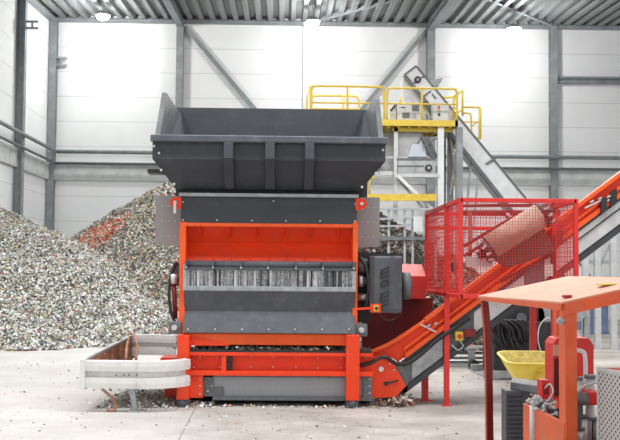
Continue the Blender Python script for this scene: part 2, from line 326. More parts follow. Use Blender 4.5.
# ------------------------------------------------------------------ lamps
for px, py, lb in ((103, 14, 'left high bay lamp under the roof'), (313, 20, 'middle high bay lamp under the roof, above the platform'), (514, 27, 'right high bay lamp under the roof')):
    Y = 37.0; p = P(px, py, Y); t = thing('high_bay_lamp', p-Vector((0, 0, 0.15)), 'glowing round '+lb, 'lamp', 'high bay lamps')
    MB().tube(p+Vector((0, 0, 0.1)), p+Vector((0, 0, -0.06)), 0.14, 16, 0.27).build('lamp_shade', M['galv'], t)
    lz = MB(); lr = [(0.25, -.06), (.235, -.13), (.18, -.19), (.09, -.225)]
    for (ra, za), (rb_, zb_) in zip(lr[:-1], lr[1:]): lz.tube(p+Vector((0, 0, za)), p+Vector((0, 0, zb_)), ra, 20, rb_)
    lz.build('lens', M['lamp'], t)
    MB().tube(p+Vector((0, 0, 0.1)), Vector((p.x, p.y, ceil_z(Y))), 0.02, 6).build('hanger', M['galv'], t)
    l = bpy.data.lights.new('lamp_light', 'POINT'); l.energy = 330; l.shadow_soft_size = 0.25
    lo = bpy.data.objects.new('lamp_light', l); lo.location = (0, 0, -0.25); lo.parent = t; COL.objects.link(lo)
# ------------------------------------------------------------------ scrap heaps
def fbm(x, y, s, seed=0.0): return mnoise.fractal(Vector((x*s+seed, y*s-seed, seed)), 1.0, 2.0, 4)
AX, AY, AZ = P(0, 200, 31).x-0.6, 31.0, 3.85
BX, BY, BZ = P(234, 200, 35.3).x, 35.3, 6.3
def hA(x, y): return AZ - math.hypot((x-AX)*0.43, (y-AY)*(0.42 if y < AY else 0.25)) + 0.22*fbm(x, y, 0.5, 3)
def hB(x, y): return BZ - math.hypot((x-BX)*0.63, (y-BY)*0.69) + 0.30*fbm(x, y, 0.45, 9)
def heap(name, hf, xr, yr, step, nfl, label, palette, sizes, redspot=None):
    nx = int((xr[1]-xr[0])/step)+1; ny = int((yr[1]-yr[0])/step)+1
    mb = MB(); H = {}
    for i in range(nx):
        for jj in range(ny):
            x = xr[0]+i*step; y = yr[0]+jj*step; H[i, jj] = max(-0.05, hf(x, y))
    vs = [(xr[0]+i*step, yr[0]+jj*step, H[i, jj]) for i in range(nx) for jj in range(ny)]
    fs = [(i*ny+jj, (i+1)*ny+jj, (i+1)*ny+jj+1, i*ny+jj+1) for i in range(nx-1) for jj in range(ny-1)
          if max(H[i, jj], H[i+1, jj], H[i+1, jj+1], H[i, jj+1]) > -0.04]
    pts = []; cols = []
    tries = 0
    while len(pts) < nfl and tries < nfl*8:
        tries += 1
        x = random.uniform(*xr); y = random.uniform(*yr); z = hf(x, y)
        if z < -0.02: continue
        pts.append((x, y, max(z, 0)+random.uniform(0.0, 0.07))); 
    pts = np.array(pts); n = len(pts)
    pal = np.array([c for c, _ in palette]); wt = np.array([w_ for _, w_ in palette]); wt = wt/wt.sum()
    col = pal[rng.choice(len(pal), n, p=wt)]
    if redspot is not None:
        rx, ry, rr = redspot; d2 = np.hypot(pts[:, 0]-rx, (pts[:, 1]-ry)*0.6); mask = (d2 < rr) & (rng.random(n) < 0.42)
        col[mask] = np.array([0.72, 0.16, 0.07])
    sz = rng.uniform(sizes[0], sizes[1], n)
    V, Fc = flakes(pts, sz)
    me = bpy.data.meshes.new(name)
    nb = len(vs); allv = [tuple(v) for v in vs]+[tuple(v) for v in V]; allf = fs+[tuple(int(i)+nb for i in f) for f in Fc]
    me.from_pydata(allv, [], allf); me.materials.append(M['heap']); me.materials.append(M['flake'])
    mi = np.concatenate([np.zeros(len(fs), int), np.ones(n, int)]); me.polygons.foreach_set('material_index', mi)
    at = me.color_attributes.new('scrap', 'FLOAT_COLOR', 'POINT')
    cc = np.ones((nb+4*n, 4)); cc[nb:, :3] = np.repeat(col*rng.uniform(0.8, 1.1, (n, 1)), 4, axis=0).clip(0, 0.95); at.data.foreach_set('color', cc.ravel())
    o = bpy.data.objects.new(name, me); COL.objects.link(o); o['kind'] = 'stuff'; tag(o, label, 'shredded waste'); return o
def flakes(pts, sz):
    n = len(pts)
    nrm = rng.normal(0, 0.55, (n, 3)); nrm[:, 2] += 0.75; nrm[:, 1] -= 0.45; nrm /= np.linalg.norm(nrm, axis=1)[:, None]
    t = rng.normal(0, 1, (n, 3)); u = np.cross(nrm, t); u /= np.linalg.norm(u, axis=1)[:, None]; v = np.cross(nrm, u)
    a = sz[:, None]*0.5; b = a*rng.uniform(0.3, 0.9, (n, 1))
    c0 = pts-u*a-v*b; c1 = pts+u*a-v*b*0.6; c2 = pts+u*a*0.8+v*b; c3 = pts-u*a*0.9+v*b*0.8
    V = np.stack([c0, c1, c2, c3], 1).reshape(-1, 3); Fc = np.arange(4*n).reshape(-1, 4)
    return V, Fc
PAL_L = [((0.80, 0.80, 0.77), 34), ((0.55, 0.55, 0.50), 24), ((0.40, 0.37, 0.27), 13), ((0.07, 0.07, 0.07), 15), ((0.18, 0.16, 0.12), 12), ((0.62, 0.10, 0.05), 2.2), ((0.70, 0.55, 0.12), 1.6), ((0.10, 0.16, 0.35), 1.0), ((0.15, 0.30, 0.15), 0.8)]
PAL_R = [((0.72, 0.71, 0.67), 20), ((0.45, 0.43, 0.37), 24), ((0.32, 0.29, 0.20), 16), ((0.08, 0.08, 0.08), 15), ((0.20, 0.17, 0.12), 12), ((0.62, 0.12, 0.05), 3), ((0.66, 0.50, 0.10), 1.6), ((0.12, 0.25, 0.12), 0.8)]
PAL_D = [((0.10, 0.08, 0.07), 40), ((0.20, 0.15, 0.11), 30), ((0.04, 0.04, 0.04), 20), ((0.45, 0.42, 0.38), 8), ((0.4, 0.1, 0.05), 2)]
hA0 = hA
def hA2(x, y): a, b = hA(x, y), hB(x, y); return a if a > b-0.25 else -1
heap('waste_heap', hA2, (XL+0.02, -2.6), (21.0, 37.5), 0.28, 105000, 'big pale heap of shredded mixed waste against the left wall', PAL_L, (0.035, 0.10))
rs = P(98, 232, 33.2)
def hB2(x, y):
    z = hB(x, y); return z if x < 1.2 and z > hA(x, y)-0.15 else -1
heap('waste_heap', hB2, (P(80, 200, 34).x-1.5, 1.2), (24.0, 37), 0.28, 75000, 'darker heap of shredded waste rising behind the left side of the shredder', PAL_R, (0.04, 0.11), redspot=(rs.x+.25, rs.y-0.7, 0.85))
def hC(x, y): return 4.0 - 0.64*math.hypot(x-P(352, 200, 29).x, y-29.0) + 0.3*fbm(x, y, 0.6, 5)
heap('waste_heap', hC, (1.0, 8.5), (23.0, 35), 0.28, 26000, 'dark brown heap of shredded waste seen between the shredder and the red cage', PAL_D, (0.06, 0.18))
def scatter(name, regs, label, pal, sizes, cat='debris'):
    pts = []
    for (x0, x1, y0, y1, z0, z1, n) in regs:
        for _ in range(n):
            x = random.uniform(x0, x1) if random.random() < .5 else random.gauss((x0+x1)/2, (x1-x0)/4)
            pts.append((x, random.uniform(y0, y1), random.uniform(z0, z1)))
    pts = np.array(pts); n = len(pts); V, Fc = flakes(pts, rng.uniform(sizes[0], sizes[1], n))
    palc = np.array([c for c, _ in pal]); wt = np.array([w_ for _, w_ in pal]); wt = wt/wt.sum(); col = palc[rng.choice(len(palc), n, p=wt)]
    V[:, 2] = np.maximum(V[:, 2], 0.004)
    me = bpy.data.meshes.new(name); me.from_pydata([tuple(v) for v in V], [], [tuple(int(i) for i in f) for f in Fc]); me.materials.append(M['flake'])
    at = me.color_attributes.new('scrap', 'FLOAT_COLOR', 'POINT'); cc = np.ones((4*n, 4)); cc[:, :3] = np.repeat(col, 4, axis=0); at.data.foreach_set('color', cc.ravel())
    o = bpy.data.objects.new(name, me); COL.objects.link(o); o['kind'] = 'stuff'; return tag(o, label, cat)
def sx(px, Y): return P(px, 350, Y).x
scatter('scattered_scraps', [(sx(110, 14.4), sx(205, 14.4), 13.2, 15.3, 0.0, 0.03, 900), (sx(186, 13.7), sx(215, 13.7), 13.35, 13.75, 0, 0.04, 260), (sx(140, 13.9), sx(178, 13.9), 13.3, 14.3, 0, .06, 700)], 'white and brown scraps scattered beneath the white guard rail beside the shredder', PAL_L, (0.015, 0.06))
scatter('scattered_scraps', [(sx(380, 13.6), sx(415, 13.6), 13.45, 14.2, 0.0, 0.10, 420), (sx(392, 13.6), sx(408, 13.6), 13.5, 13.9, 0.0, 0.14, 200)], 'small mound of rusty scraps under the foot of the orange conveyor', [((0.35, 0.12, 0.06), 30), ((0.55, 0.5, 0.42), 30), ((0.1, 0.08, 0.06), 20), ((0.75, 0.72, 0.68), 12)], (0.02, 0.07))
scatter('scattered_scraps', [(sx(215, 13.5), sx(380, 13.5), 13.30, 13.6, 0.0, 0.02, 260)], 'thin line of scraps along the base of the perforated grey panel', PAL_R, (0.01, 0.05))
scatter('floor_litter', [(-4.5, 2.0, 10.3, 13.2, 0.0, 0.006, 420), (-7.5, -3.0, 12, 20, 0.0, 0.01, 500), (2.0, 5.5, 13, 22.4, 0, 0.01, 420)], 'tiny specks of litter strewn over the open concrete floor', PAL_R, (0.008, 0.045))
# ------------------------------------------------------------------ shredder
YF = 13.7
SH = thing('industrial_shredder', (-0.22, 15.0, 0), 'large orange and dark grey industrial shredder with an open hopper on top', 'shredder')
def bolts(mb, pts, Y, r=0.016):
    for px, py in pts:
        p = P(px, py, Y); mb.bolt(p.x, Y, p.z, r)
G, O1, O2 = M['grey'], M['orange'], M['orange2']
# hopper
HX0, HX1 = P(152.5, 150, 13.2).x, P(385.5, 150, 13.2).x
zr = P(268, 140.5, 13.2).z; zfold = P(268, 160, 13.2).z; zbot = P(268, 190, 13.65).z
bx0, bx1 = P(176, 190, 13.65).x, P(360, 190, 13.65).x
zt = P(268, 94, 14.0).z; ztb = P(268, 110, 15.9).z
f = MB(); th = Vector((0, 0.05, 0))
q = [Vector((HX0, 13.2, zr)), Vector((HX1, 13.2, zr)), Vector((HX1, 13.2, zfold)), Vector((HX0, 13.2, zfold))]
f.hexa(q, [v+th for v in q])
q = [Vector((HX0, 13.2, zfold)), Vector((HX1, 13.2, zfold)), Vector((bx1, 13.62, zbot)), Vector((bx0, 13.62, zbot))]
f.hexa(q, [v+th for v in q])
f.m = 1
for px, py in ((154, 146), (159, 153), (161, 170), (174, 184), (383, 150), (376, 173), (362, 187)): p = P(px, py, 13.19); f.bolt(p.x, 13.2, p.z, 0.02)
hop = f.build('hopper_front', [G, M['steel']], SH)
r_ = MB(); r_.box(HX0-0.02, HX1+0.02, 13.10, 13.22, zr-0.04, zr+0.05); r_.build('hopper_rim', M['greylight'], SH, 0.012)
for px in (228.5, 270, 309.5):
    X = P(px, 160, 13.15).x; rb = MB(); hw = 0.062
    rb.hexa([(X-hw, 13.10, zr-0.04), (X+hw, 13.10, zr-0.04), (X+hw, 13.21, zr-0.04), (X-hw, 13.21, zr-0.04)], [(X-hw, 13.08, zfold), (X+hw, 13.08, zfold), (X+hw, 13.22, zfold), (X-hw, 13.22, zfold)])
    rb.hexa([(X-hw, 13.08, zfold), (X+hw, 13.08, zfold), (X+hw, 13.22, zfold), (X-hw, 13.22, zfold)], [(X-hw, 13.50, zbot), (X+hw, 13.50, zbot), (X+hw, 13.64, zbot), (X-hw, 13.64, zbot)])
    rb.build('stiffener', G, SH, 0.006)
for sgn, X, XB in ((-1, HX0, bx0), (1, HX1, bx1)):
    p = MB(); t0 = 0.055*(-sgn)
    # upper plate: stands along depth, top at back is level with the front corner
    prof = [(13.255, zr), (14.0, zt), (15.9, zt), (15.9, zfold), (13.255, zfold)]; X -= sgn*0.012; t0 = -sgn*0.07
    p.hexa([(X, y, z) for y, z in prof], [(X+t0, y, z) for y, z in prof])
    lo = [(13.255, zfold, X), (15.9, zfold, X), (15.9, zbot, XB), (13.68, zbot, XB)]
    p.hexa([(xx, y, z) for y, z, xx in lo], [(xx+t0, y, z) for y, z, xx in lo])
    p.build('hopper_side', M['sideplate'], SH, 0.006)
    g = MB(); Xi = X+t0
    g.hexa([(Xi, 15.88, ztb), (Xi, 15.88, zfold), (Xi-sgn*0.45, 15.88, zfold)], [(Xi, 14.3, zfold+0.3), (Xi, 14.3, zfold), (Xi-sgn*0.02, 14.3, zfold)])
    g.build('corner_gusset', G, SH)
k = MB(); q = RC(147.5, 155, 169, 173, 13.6); k.box(q[0], q[1]+.1, 13.6, 13.9, q[2], q[3]); k.build('side_bracket', M['black'], SH)
bk = MB(); bk.box(HX0+0.02, HX1-0.02, 15.88, 15.94, zbot, ztb+0.02); bk.build('hopper_back', G, SH)
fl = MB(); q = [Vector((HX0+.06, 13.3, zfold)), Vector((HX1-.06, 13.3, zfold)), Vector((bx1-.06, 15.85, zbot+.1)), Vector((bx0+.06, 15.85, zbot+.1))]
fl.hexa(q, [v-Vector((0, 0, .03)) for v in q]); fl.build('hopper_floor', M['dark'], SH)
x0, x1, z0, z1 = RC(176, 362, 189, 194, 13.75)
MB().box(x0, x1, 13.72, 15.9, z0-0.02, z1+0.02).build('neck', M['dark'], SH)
x0, x1, z0, z1 = RC(181, 357, 194, 198, 13.6)
MB().box(x0-0.02, x1+0.02, 13.52, 13.75, z1-0.045, z1).build('neck_flange', M['galv'], SH, 0.004)
# upper cover
x0, x1, z0, z1 = RC(181, 357, 197, 224, 13.6)
u = MB(); u.box(x0, x1, 13.60, 13.66, z0, z1); u.m = 1
bolts(u, [(183, 220), (217, 220), (252, 220.5), (286, 221), (320, 221), (355, 221), (183, 202), (355, 204), (273.5, 201)], 13.6, 0.015)
u.build('upper_cover', [G, M['steel']], SH, 0.005)
# body box behind everything
x0, x1, _, _ = RC(181, 357, 224, 300, YF)
ztopb = P(268, 196, 13.7).z; zlow = P(268, 346, 13.7).z
MB().box(x0+0.02, x1-0.02, 14.3, 16.3, zlow, ztopb).build('body', G, SH)
# orange frame
fr = MB()
a0, a1, b0, b1 = RC(179.5, 185.5, 222, 334, 13.62); fr.box(a0, a1, 13.58, 14.3, b0, b1)
c0, c1, b0, b1 = RC(352.5, 357.5, 222, 334, 13.62); fr.box(c0, c1, 13.58, 14.3, b0, b1)
_, _, b0, b1 = RC(181, 357, 223.5, 227, 13.6); fr.box(a1, c0, 13.58, 13.77, b0, b1)
fr.build('main_frame', O2, SH, 0.006)
rc = MB(); zA, zB, zC = P(268, 226, 13.7).z, P(268, 243, 14.0).z, P(268, 264, 13.8).z
rc.hexa([(a1, 13.78, zA), (a1, 13.92, zB), (a1, 13.76, zC), (a1, 14.25, zC), (a1, 14.25, zA)], [(c0, 13.78, zA), (c0, 13.92, zB), (c0, 13.76, zC), (c0, 14.25, zC), (c0, 14.25, zA)])
rc.build('recess_panel', O1, SH)
for px in (200, 229, 256, 283.5, 310, 338):
    X = P(px, 230, 13.75).x; g = MB(); zz = P(px, 227, 13.8).z
    g.hexa([(X-.012, 13.62, zz), (X-.012, 14.0, zz), (X-.012, 13.95, zz-.14), (X-.012, 13.8, zz-.13)], [(X+.012, 13.62, zz), (X+.012, 14.0, zz), (X+.012, 13.95, zz-.14), (X+.012, 13.8, zz-.13)])
    g.build('upper_gusset', O1, SH)
for px in (213, 231, 250, 269, 287, 306, 324):
    X = P(px, 258, 13.75).x; g = MB(); zz = P(px, 262, 13.75).z
    g.hexa([(X-.01, 13.66, zz), (X-.01, 13.95, zz), (X-.01, 13.92, zz+.11)], [(X+.01, 13.66, zz), (X+.01, 13.95, zz), (X+.01, 13.92, zz+.11)])
    g.build('lower_gusset', O1, SH)
# clamp bar
x0, x1, z0, z1 = RC(185, 356, 261.5, 269, 13.55)
rb = MB(); rb.tube((x0, 13.58, (z0+z1)/2+.01), (x1, 13.58, (z0+z1)/2+.01), 0.048, 14); rb.box(x0, x1, 13.54, 13.62, z0-0.02, z0+0.02)
rb.m = 1
for px in (186, 213, 241, 268, 296, 323, 354): X = P(px, 265, 13.5).x; rb.m = 0; rb.box(X-.014, X+.014, 13.515, 13.62, z0-.02, z1+.005); rb.m = 1; rb.bolt(X, 13.515, z0+.012, 0.014)
rb.build('clamp_bar', [M['greylight'], M['galvlt']], SH)
x0, x1, z0, z1 = RC(187, 352, 269, 288, 13.55); zc0, zc1 = z0, z1
MB().box(x0-.03, x1+.03, 13.70, 13.74, zc0-.02, zc1+.05).build('curtain_backing', M['plastic'], SH)
cu = MB(); nS = 84
for i in range(nS):
    xx = x0+(x1-x0)*(i+.5)/nS; hw = (x1-x0)/nS*random.uniform(.35, .6); dy = random.uniform(-.02, .03); bt = random.uniform(-.02, .01)
    tw = random.uniform(-.02, .02); cu.m = random.choice((0, 0, 0, 0, 1, 2))  # random white strips stand for glassy sparkle
    cu.hexa([(xx-hw, 13.60+dy, zc1), (xx+hw, 13.60+dy+tw, zc1), (xx+hw, 13.604+dy+tw, zc1), (xx-hw, 13.604+dy, zc1)],
            [(xx-hw, 13.62+dy, zc0+bt), (xx+hw, 13.62+dy-tw, zc0+bt), (xx+hw, 13.624+dy-tw, zc0+bt), (xx-hw, 13.624+dy, zc0+bt)])
cu.build('strip_curtain', [M['curtain'], M['greylight'], M['palecol']], SH)
e0, e1, b0, b1 = RC(183, 187, 264, 291, 13.55); s_ = MB(); s_.box(e0, e1, 13.54, 13.66, b0, b1)
g0, g1, b0, b1 = RC(352, 356, 264, 291, 13.55); s_.box(g0, g1, 13.54, 13.66, b0, b1)
_, _, b0, b1 = RC(184, 355, 286.5, 291.5, 13.55); s_.box(e0, g1, 13.53, 13.66, b0, b1)
s_.build('curtain_frame', M['galv'], SH, 0.004)
# door plate with a fold
zt1, zf1, zb1 = P(268, 291, 13.55).z, P(268, 311.5, 13.62).z, P(268, 333, 13.5).z
e0, g1 = P(184, 310, 13.55).x, P(355, 310, 13.55).x
dp = MB()
dp.hexa([(e0, 13.50, zt1), (g1, 13.50, zt1), (g1, 13.60, zf1), (e0, 13.60, zf1)], [(e0, 13.66, zt1), (g1, 13.66, zt1), (g1, 13.68, zf1), (e0, 13.68, zf1)])
dp.hexa([(e0, 13.60, zf1), (g1, 13.60, zf1), (g1, 13.46, zb1), (e0, 13.46, zb1)], [(e0, 13.68, zf1), (g1, 13.68, zf1), (g1, 13.56, zb1), (e0, 13.56, zb1)])
dp.m = 1
for px in (188, 215, 242, 268.5, 295, 322, 349): p = P(px, 329.5, 13.47); dp.bolt(p.x, 13.485, p.z, 0.016, 0.02)
dp.build('lower_door_plate', [M['greylight'], M['steel']], SH)
# orange beams below
x0, x1, z0, z1 = RC(186, 347, 333.5, 345, 13.55)
MB().box(x0, x1, 13.52, 13.8, z0, z1).build('cross_beam', O2, SH, 0.01)
k = MB(); k.hexa([(x0+.02, 13.50, z0-.01), (x0+.6, 13.50, z0-.01), (x0+.02, 13.50, z1-.02)], [(x0+.02, 13.54, z0-.01), (x0+.6, 13.54, z0-.01), (x0+.02, 13.54, z1-.02)]); k.build('beam_gusset', O1, SH)
x0, x1, z0, z1 = RC(188, 372, 350.3, 352.6, 13.45); MB().box(x0, x1, 13.44, 13.9, z0, z1).build('belt_edge', M['black'], SH)
zc = z1
x0, x1, z0, z1 = RC(188, 373, 352.6, 356, 13.45); lf = MB(); lf.box(x0, x1, 13.42, 13.6, z0, z1)
x0, x1, z0, z1 = RC(188, 373, 355, 375, 13.6); lf.box(x0, x1, 13.56, 13.62, z0, z1)
x0, x1, z0, z1 = RC(188, 373, 371.5, 376, 13.4); lf.box(x0, x1, 13.40, 13.6, z0, z1)
x0, x1, z0, z1 = RC(221.5, 226.5, 355, 375, 13.5); lf.box(x0, x1, 13.43, 13.6, z0, z1)
x0, x1, z0, z1 = RC(188, 203, 374, 400, 13.45); lf.box(x0, x1, 13.43, 14.2, z0+.03, z1)
lf.m = 1; bolts(lf, [(200, 357), (217, 357), (251, 356.5), (273, 357), (296, 357), (318, 357.5), (341, 358), (366, 358), (194, 367), (220, 367), (251, 367), (273, 367), (296, 367.5), (318, 368), (341, 368), (200, 379), (200, 386), (200, 394)], 13.55, 0.013)
for (px, py) in ((200, 379), (200, 386), (200, 394)): p = P(px, py, 13.43); lf.bolt(p.x, 13.43, p.z, .014)
lf.build('lower_frame', [O1, M['steel']], SH, 0.004)
x0, x1, z0, z1 = RC(226, 232, 356, 372, 13.5); k = MB(); k.box(x0, x1, 13.46, 13.56, z0+.03, z1); k.bolt((x0+x1)/2, 13.46, (z0+z1)/2, .03, .03); k.build('belt_bearing', M['black'], SH)
x0, x1, z0, z1 = RC(203, 372, 376, 400.5, 13.5)
MB().box(x0, x1, 13.54, 14.4, z0+.02, z1).build('perforated_panel', M['perf'], SH)
k = MB(); k.box(x0, x1, 13.50, 13.56, z0, z0+.05); k.box(x0, x1, 13.50, 13.56, z1-.02, z1)
k.box(x0, x0+.13, 13.50, 13.56, z0, z1); k.box(x0+.13, x0+.27, 13.51, 13.55, z0+.05, z0+.17); k.box(x1-.12, x1, 13.49, 13.56, z0, z1); k.m = 1
bolts(k, [(208, 391), (212, 386), (369.5, 379), (369.5, 386), (369.5, 393)], 13.49, .014)
k.build('panel_border', [M['plastic'], M['steel']], SH)
for (p0, p1) in ((177, 189), (346, 359.5)):
    x0, x1, z0, z1 = RC(p0, p1, 335, 399, 13.38)
    lg = MB(); lg.box(x0, x1, 13.34, 13.52, 0.10, z1); lg = lg.build('leg', O1, SH, 0.012)
    MB().tube(((x0+x1)/2, 13.43, 0.0), ((x0+x1)/2, 13.43, 0.11), 0.095, 16, 0.085).build('foot', M['greylight'], lg)
    lb = MB(); lb.box(x0+.01, x1-.01, 15.8, 15.98, 0.0, z1); lb.build('leg', O1, SH, 0.012)
# chassis box under the body
x0, x1, z0, z1 = RC(190, 372, 352, 397, 13.8)
MB().box(x0, x1, 13.9, 15.8, 0.02, z1).build('chassis', M['dark'], SH)
# material on the discharge belt
V = scatter('waste_on_belt', [(sx(188, 13.6), sx(346, 13.6), 13.5, 13.85, zc-.01, zc+.035, 900)], 'shredded scraps lying on the belt under the shredder body', [((0.06, 0.06, 0.06), 45), ((0.2, .15, .1), 25), ((0.7, 0.68, 0.63), 8), ((0.35, 0.2, 0.15), 10)], (0.02, 0.06))
# galvanised side sheets
for nm, (p0, p1, y0, y1) in (('l', (155.5, 182, 196, 246)), ('r', (356, 379.5, 197.5, 247))):
    x0, x1, z0, z1 = RC(p0, p1, y0, y1, 14.1); s_ = MB(); s_.box(x0, x1, 14.08, 14.13, z0, z1); s_.m = 1
    for i in range(3):
        for jj in range(3): s_.bolt(x0+(x1-x0)*(.25+.25*i), 14.08, z0+(z1-z0)*(.2+.3*jj), .009, .006)
    s_.build('side_sheet', [M['perfside'], M['steel']], SH)
for px, py, sg in ((175.5, 202.5, -1), (361.5, 204, 1)):
    p = P(px, py, 13.62); l = MB(); l.tube((p.x, 13.575, p.z), (p.x, 13.59, p.z), .072, 20)
    l.box(min(p.x, p.x-sg*.085), max(p.x, p.x-sg*.085), 13.572, 13.592, p.z-.09, p.z+.072); l.m = 1; l.bolt(p.x, 13.572, p.z, .03, .03)
    if sg < 0: l.box(p.x-.018, p.x+.018, 13.54, 13.56, p.z-.15, p.z)
    l.build('lifting_lug', [O1, M['steel']], SH)
# mounting brackets with big bolts
for px, py, sg in ((175, 327.5, -1), (361, 330, 1)):
    p = P(px, py, 13.6); l = MB(); l.box(p.x-.085, p.x+.085, 13.55, 13.66, p.z-.085, p.z+.085); l.m = 1; l.tube((p.x, 13.55, p.z), (p.x, 13.50, p.z), .04, 12); l.build('hinge_bracket', [M['plastic'], M['steel']], SH, 0.01)
# left hydraulic cylinder and hose
cy = MB(); a = P(173.5, 284, 13.75); b = P(175.5, 318, 13.75); cy.tube(a, b, .032, 14); cy.m = 1; cy.tube(b, P(177, 326, 13.7), .022, 10); cy.tube(a, P(174, 274, 13.75), .05, 12)
cy.m = 2; cy.tube(P(179, 276, 13.68), P(184, 276, 13.68), .05, 12); cy.build('hydraulic_cylinder', [M['maroon'], M['steel'], M['greylight']], SH)
MB().path([P(176, 262, 13.8), P(171, 275, 13.75), P(169, 295, 13.7), P(171, 312, 13.7), P(175, 322, 13.7)], .022).build('hose', M['black'], SH)
k = MB(); k.pprism([(171, 268), (178, 262), (181, 270), (181, 286), (172, 286)], 13.82, .1); k.build('cylinder_mount', M['greylight'], SH)
# right machinery between body and drive cover
k = MB(); k.tube(P(358, 266, 13.75), P(368, 266, 13.75), .10, 16); k.build('drive_shaft', M['greylight'], SH)
k = MB(); k.tube(P(358, 281, 13.75), P(371, 281, 13.75), .06, 14); k.m = 1; k.tube(P(359, 281, 13.74), P(363, 281, 13.74), .085, 14); k.build('drive_shaft', [M['greylight'], M['steel']], SH)
k = MB(); k.tube(P(358, 297, 13.8), P(370, 297, 13.8), .05, 14); k.build('drive_shaft', M['steel'], SH)
k = MB(); k.pprism([(357, 252), (403, 254), (403, 262), (372, 300), (370, 322), (357, 322)], 14.0, .5); k.build('drive_housing', M['black'], SH)
MB().path([P(360, 258, 13.7), P(367, 268, 13.62), P(369, 290, 13.6), P(366, 308, 13.65)], .03).build('hose', M['black'], SH)
# drive cover with raised marks
x0, x1, z0, z1 = RC(370.5, 402, 256, 313, 13.45)
dc = MB(); rr = [(x0, 13.55), (x0+.05, 13.42), (x0+.26, 13.42), (x0+.32, 13.36), (x0+.42, 13.40), (x1, 13.48), (x1, 13.95), (x0, 13.95)]
dc.hexa([(x, y, z0+.05) for x, y in rr], [(x, y, z1-.03) for x, y in rr]); 
dc.hexa([(x*0.995+.001, y+.02, z0) for x, y in rr], [(x, y, z0+.05) for x, y in rr]); dc.hexa([(x, y, z1-.03) for x, y in rr], [(x, y+.03, z1) for x, y in rr])
dcv = dc.build('drive_cover', M['greylight'], SH, 0.008)
mk = MB(); X = x0+.13; Yk = 13.415
def stroke(pts, w=.016):
    for a, b in zip(pts[:-1], pts[1:]):
        a = Vector((a[0], Yk, a[1])); b = Vector((b[0], Yk, b[1])); mk.bar(a, b, .02, w)
zt_ = P(386, 266, Yk).z
for i in range(3): zz = zt_-.02-i*.055; stroke([(X, zz-.04), (X+.10, zz), (X+.11, zz+.015)])
stroke([(X+.02, zt_-.06), (X, zt_-.15)])
import math as _m
zz = zt_-.235; stroke([(X+.055+.05*_m.cos(t), zz+.035*_m.sin(t)+.02*_m.cos(t)) for t in [i*2*_m.pi/14 for i in range(15)]])
for i in range(3): zz = zt_-.34-i*.055; stroke([(X, zz-.04), (X+.10, zz), (X+.11, zz+.015)])
stroke([(X+.02, zt_-.38), (X, zt_-.47)]); stroke([(X, zt_-.56), (X+.11, zt_-.50)])
mk.build('raised_lettering', M['black'], dcv)
k = MB(); a = P(402, 286, 13.75); k.tube(a, a+Vector((.11, 0, 0)), .19, 24, .185); k.m = 1; k.tube(a+Vector((.11, 0, 0)), a+Vector((.13, 0, 0)), .17, 20, .10); k.build('pulley_guard', [M['plastic'], M['greylight']], SH)
x0, x1, z0, z1 = RC(371, 380.5, 304, 312.5, 13.3); s_ = MB(); s_.box(x0, x1, 13.28, 13.36, z0, z1); s_.m = 1; s_.box(x0+.035, x1-.03, 13.27, 13.28, z0+.015, z1-.015); s_.m = 2; s_.tube(((x0+x1)/2+.005, 13.27, (z0+z1)/2), ((x0+x1)/2+.005, 13.23, (z0+z1)/2), .022, 12)
sw = s_.build('isolator_switch', [O1, M['yellow'], M['black']], SH); MB().bar(P(357, 309, 13.4), P(372, 308, 13.32), .03, .03).build('switch_arm', O1, sw)
MB().path([P(378, 312, 13.34), P(384, 319, 13.36), P(392, 320, 13.4), P(401, 314, 13.45)], .007).build('cable', M['black'], SH)
# red panel with its shade put into the dark colour, box on the right
k = MB(); k.pprism([(362, 298), (433, 298), (433, 322), (410, 336), (380, 349), (362, 352)], 14.9, .06); k.build('shaded_panel', M['maroon'], SH)
k = MB(); x0, x1, z0, z1 = RC(398, 426, 264, 299, 14.6)
zm = P(410, 276, 14.6).z; k.hexa([(x0, 14.6, z0), (x0, 14.6, zm), (x0, 15.0, z1), (x0, 15.6, z1), (x0, 15.6, z0)], [(x1, 14.6, z0), (x1, 14.6, zm), (x1, 15.0, z1), (x1, 15.6, z1), (x1, 15.6, z0)])
k.build('gearbox_cover', M['red'], SH, 0.006)
# ------------------------------------------------------------------ discharge conveyor
CV = thing('discharge_conveyor', (P(400, 400, 14.2).x, 14.2, 0), 'long inclined conveyor with orange trough and grey side frame, climbing right from the shredder', 'conveyor')
def ln(x, off): return 302+off-.75*(x-449)
YC = 13.72; CW = .95
def strip(mb, xa, xb, o0, o1, Y, th):
    mb.pprism([(xa, ln(xa, o0)), (xb, ln(xb, o0)), (xb, ln(xb, o1)), (xa, ln(xa, o1))], Y, th)
XE = 700
k = MB(); strip(k, 412, XE, 0, 22, YC+.03, .03); strip(k, 412, XE, 0, 22, YC+CW, .03)
k.pprism([(372, 351.5), (384, 347), (412, ln(412, 0)), (412, ln(412, 22)), (398, 362), (392, 358), (372, 358)], YC+.03, .03)
k.build('trough_side', O1, CV)
k = MB(); strip(k, 425, XE, -1.5, 3, YC-.06, .14); strip(k, 425, XE, -1.5, 3, YC+CW-.05, .14)
k.path([P(360, 353, YC), P(372, 351.5, YC), P(386, 346, YC), P(400, 338, YC), P(425, 321.5, YC)], .035)
strip(k, 404, XE, 12, 15, YC-.02, .05); k.build('trough_flange', O2, CV)
k = MB(); strip(k, 405, XE, 19, 24, YC-.06, .10); k.build('trough_lower_edge', O2, CV)
k = MB(); strip(k, 405, XE, 14, 16, YC+.08, CW-.14); k.build('belt', M['black'], CV)
k = MB(); strip(k, 399, XE, 24, 57, YC, .05); strip(k, 406, XE, 24, 57, YC+CW-.05, .05); k.build('side_frame', M['plastic'], CV)
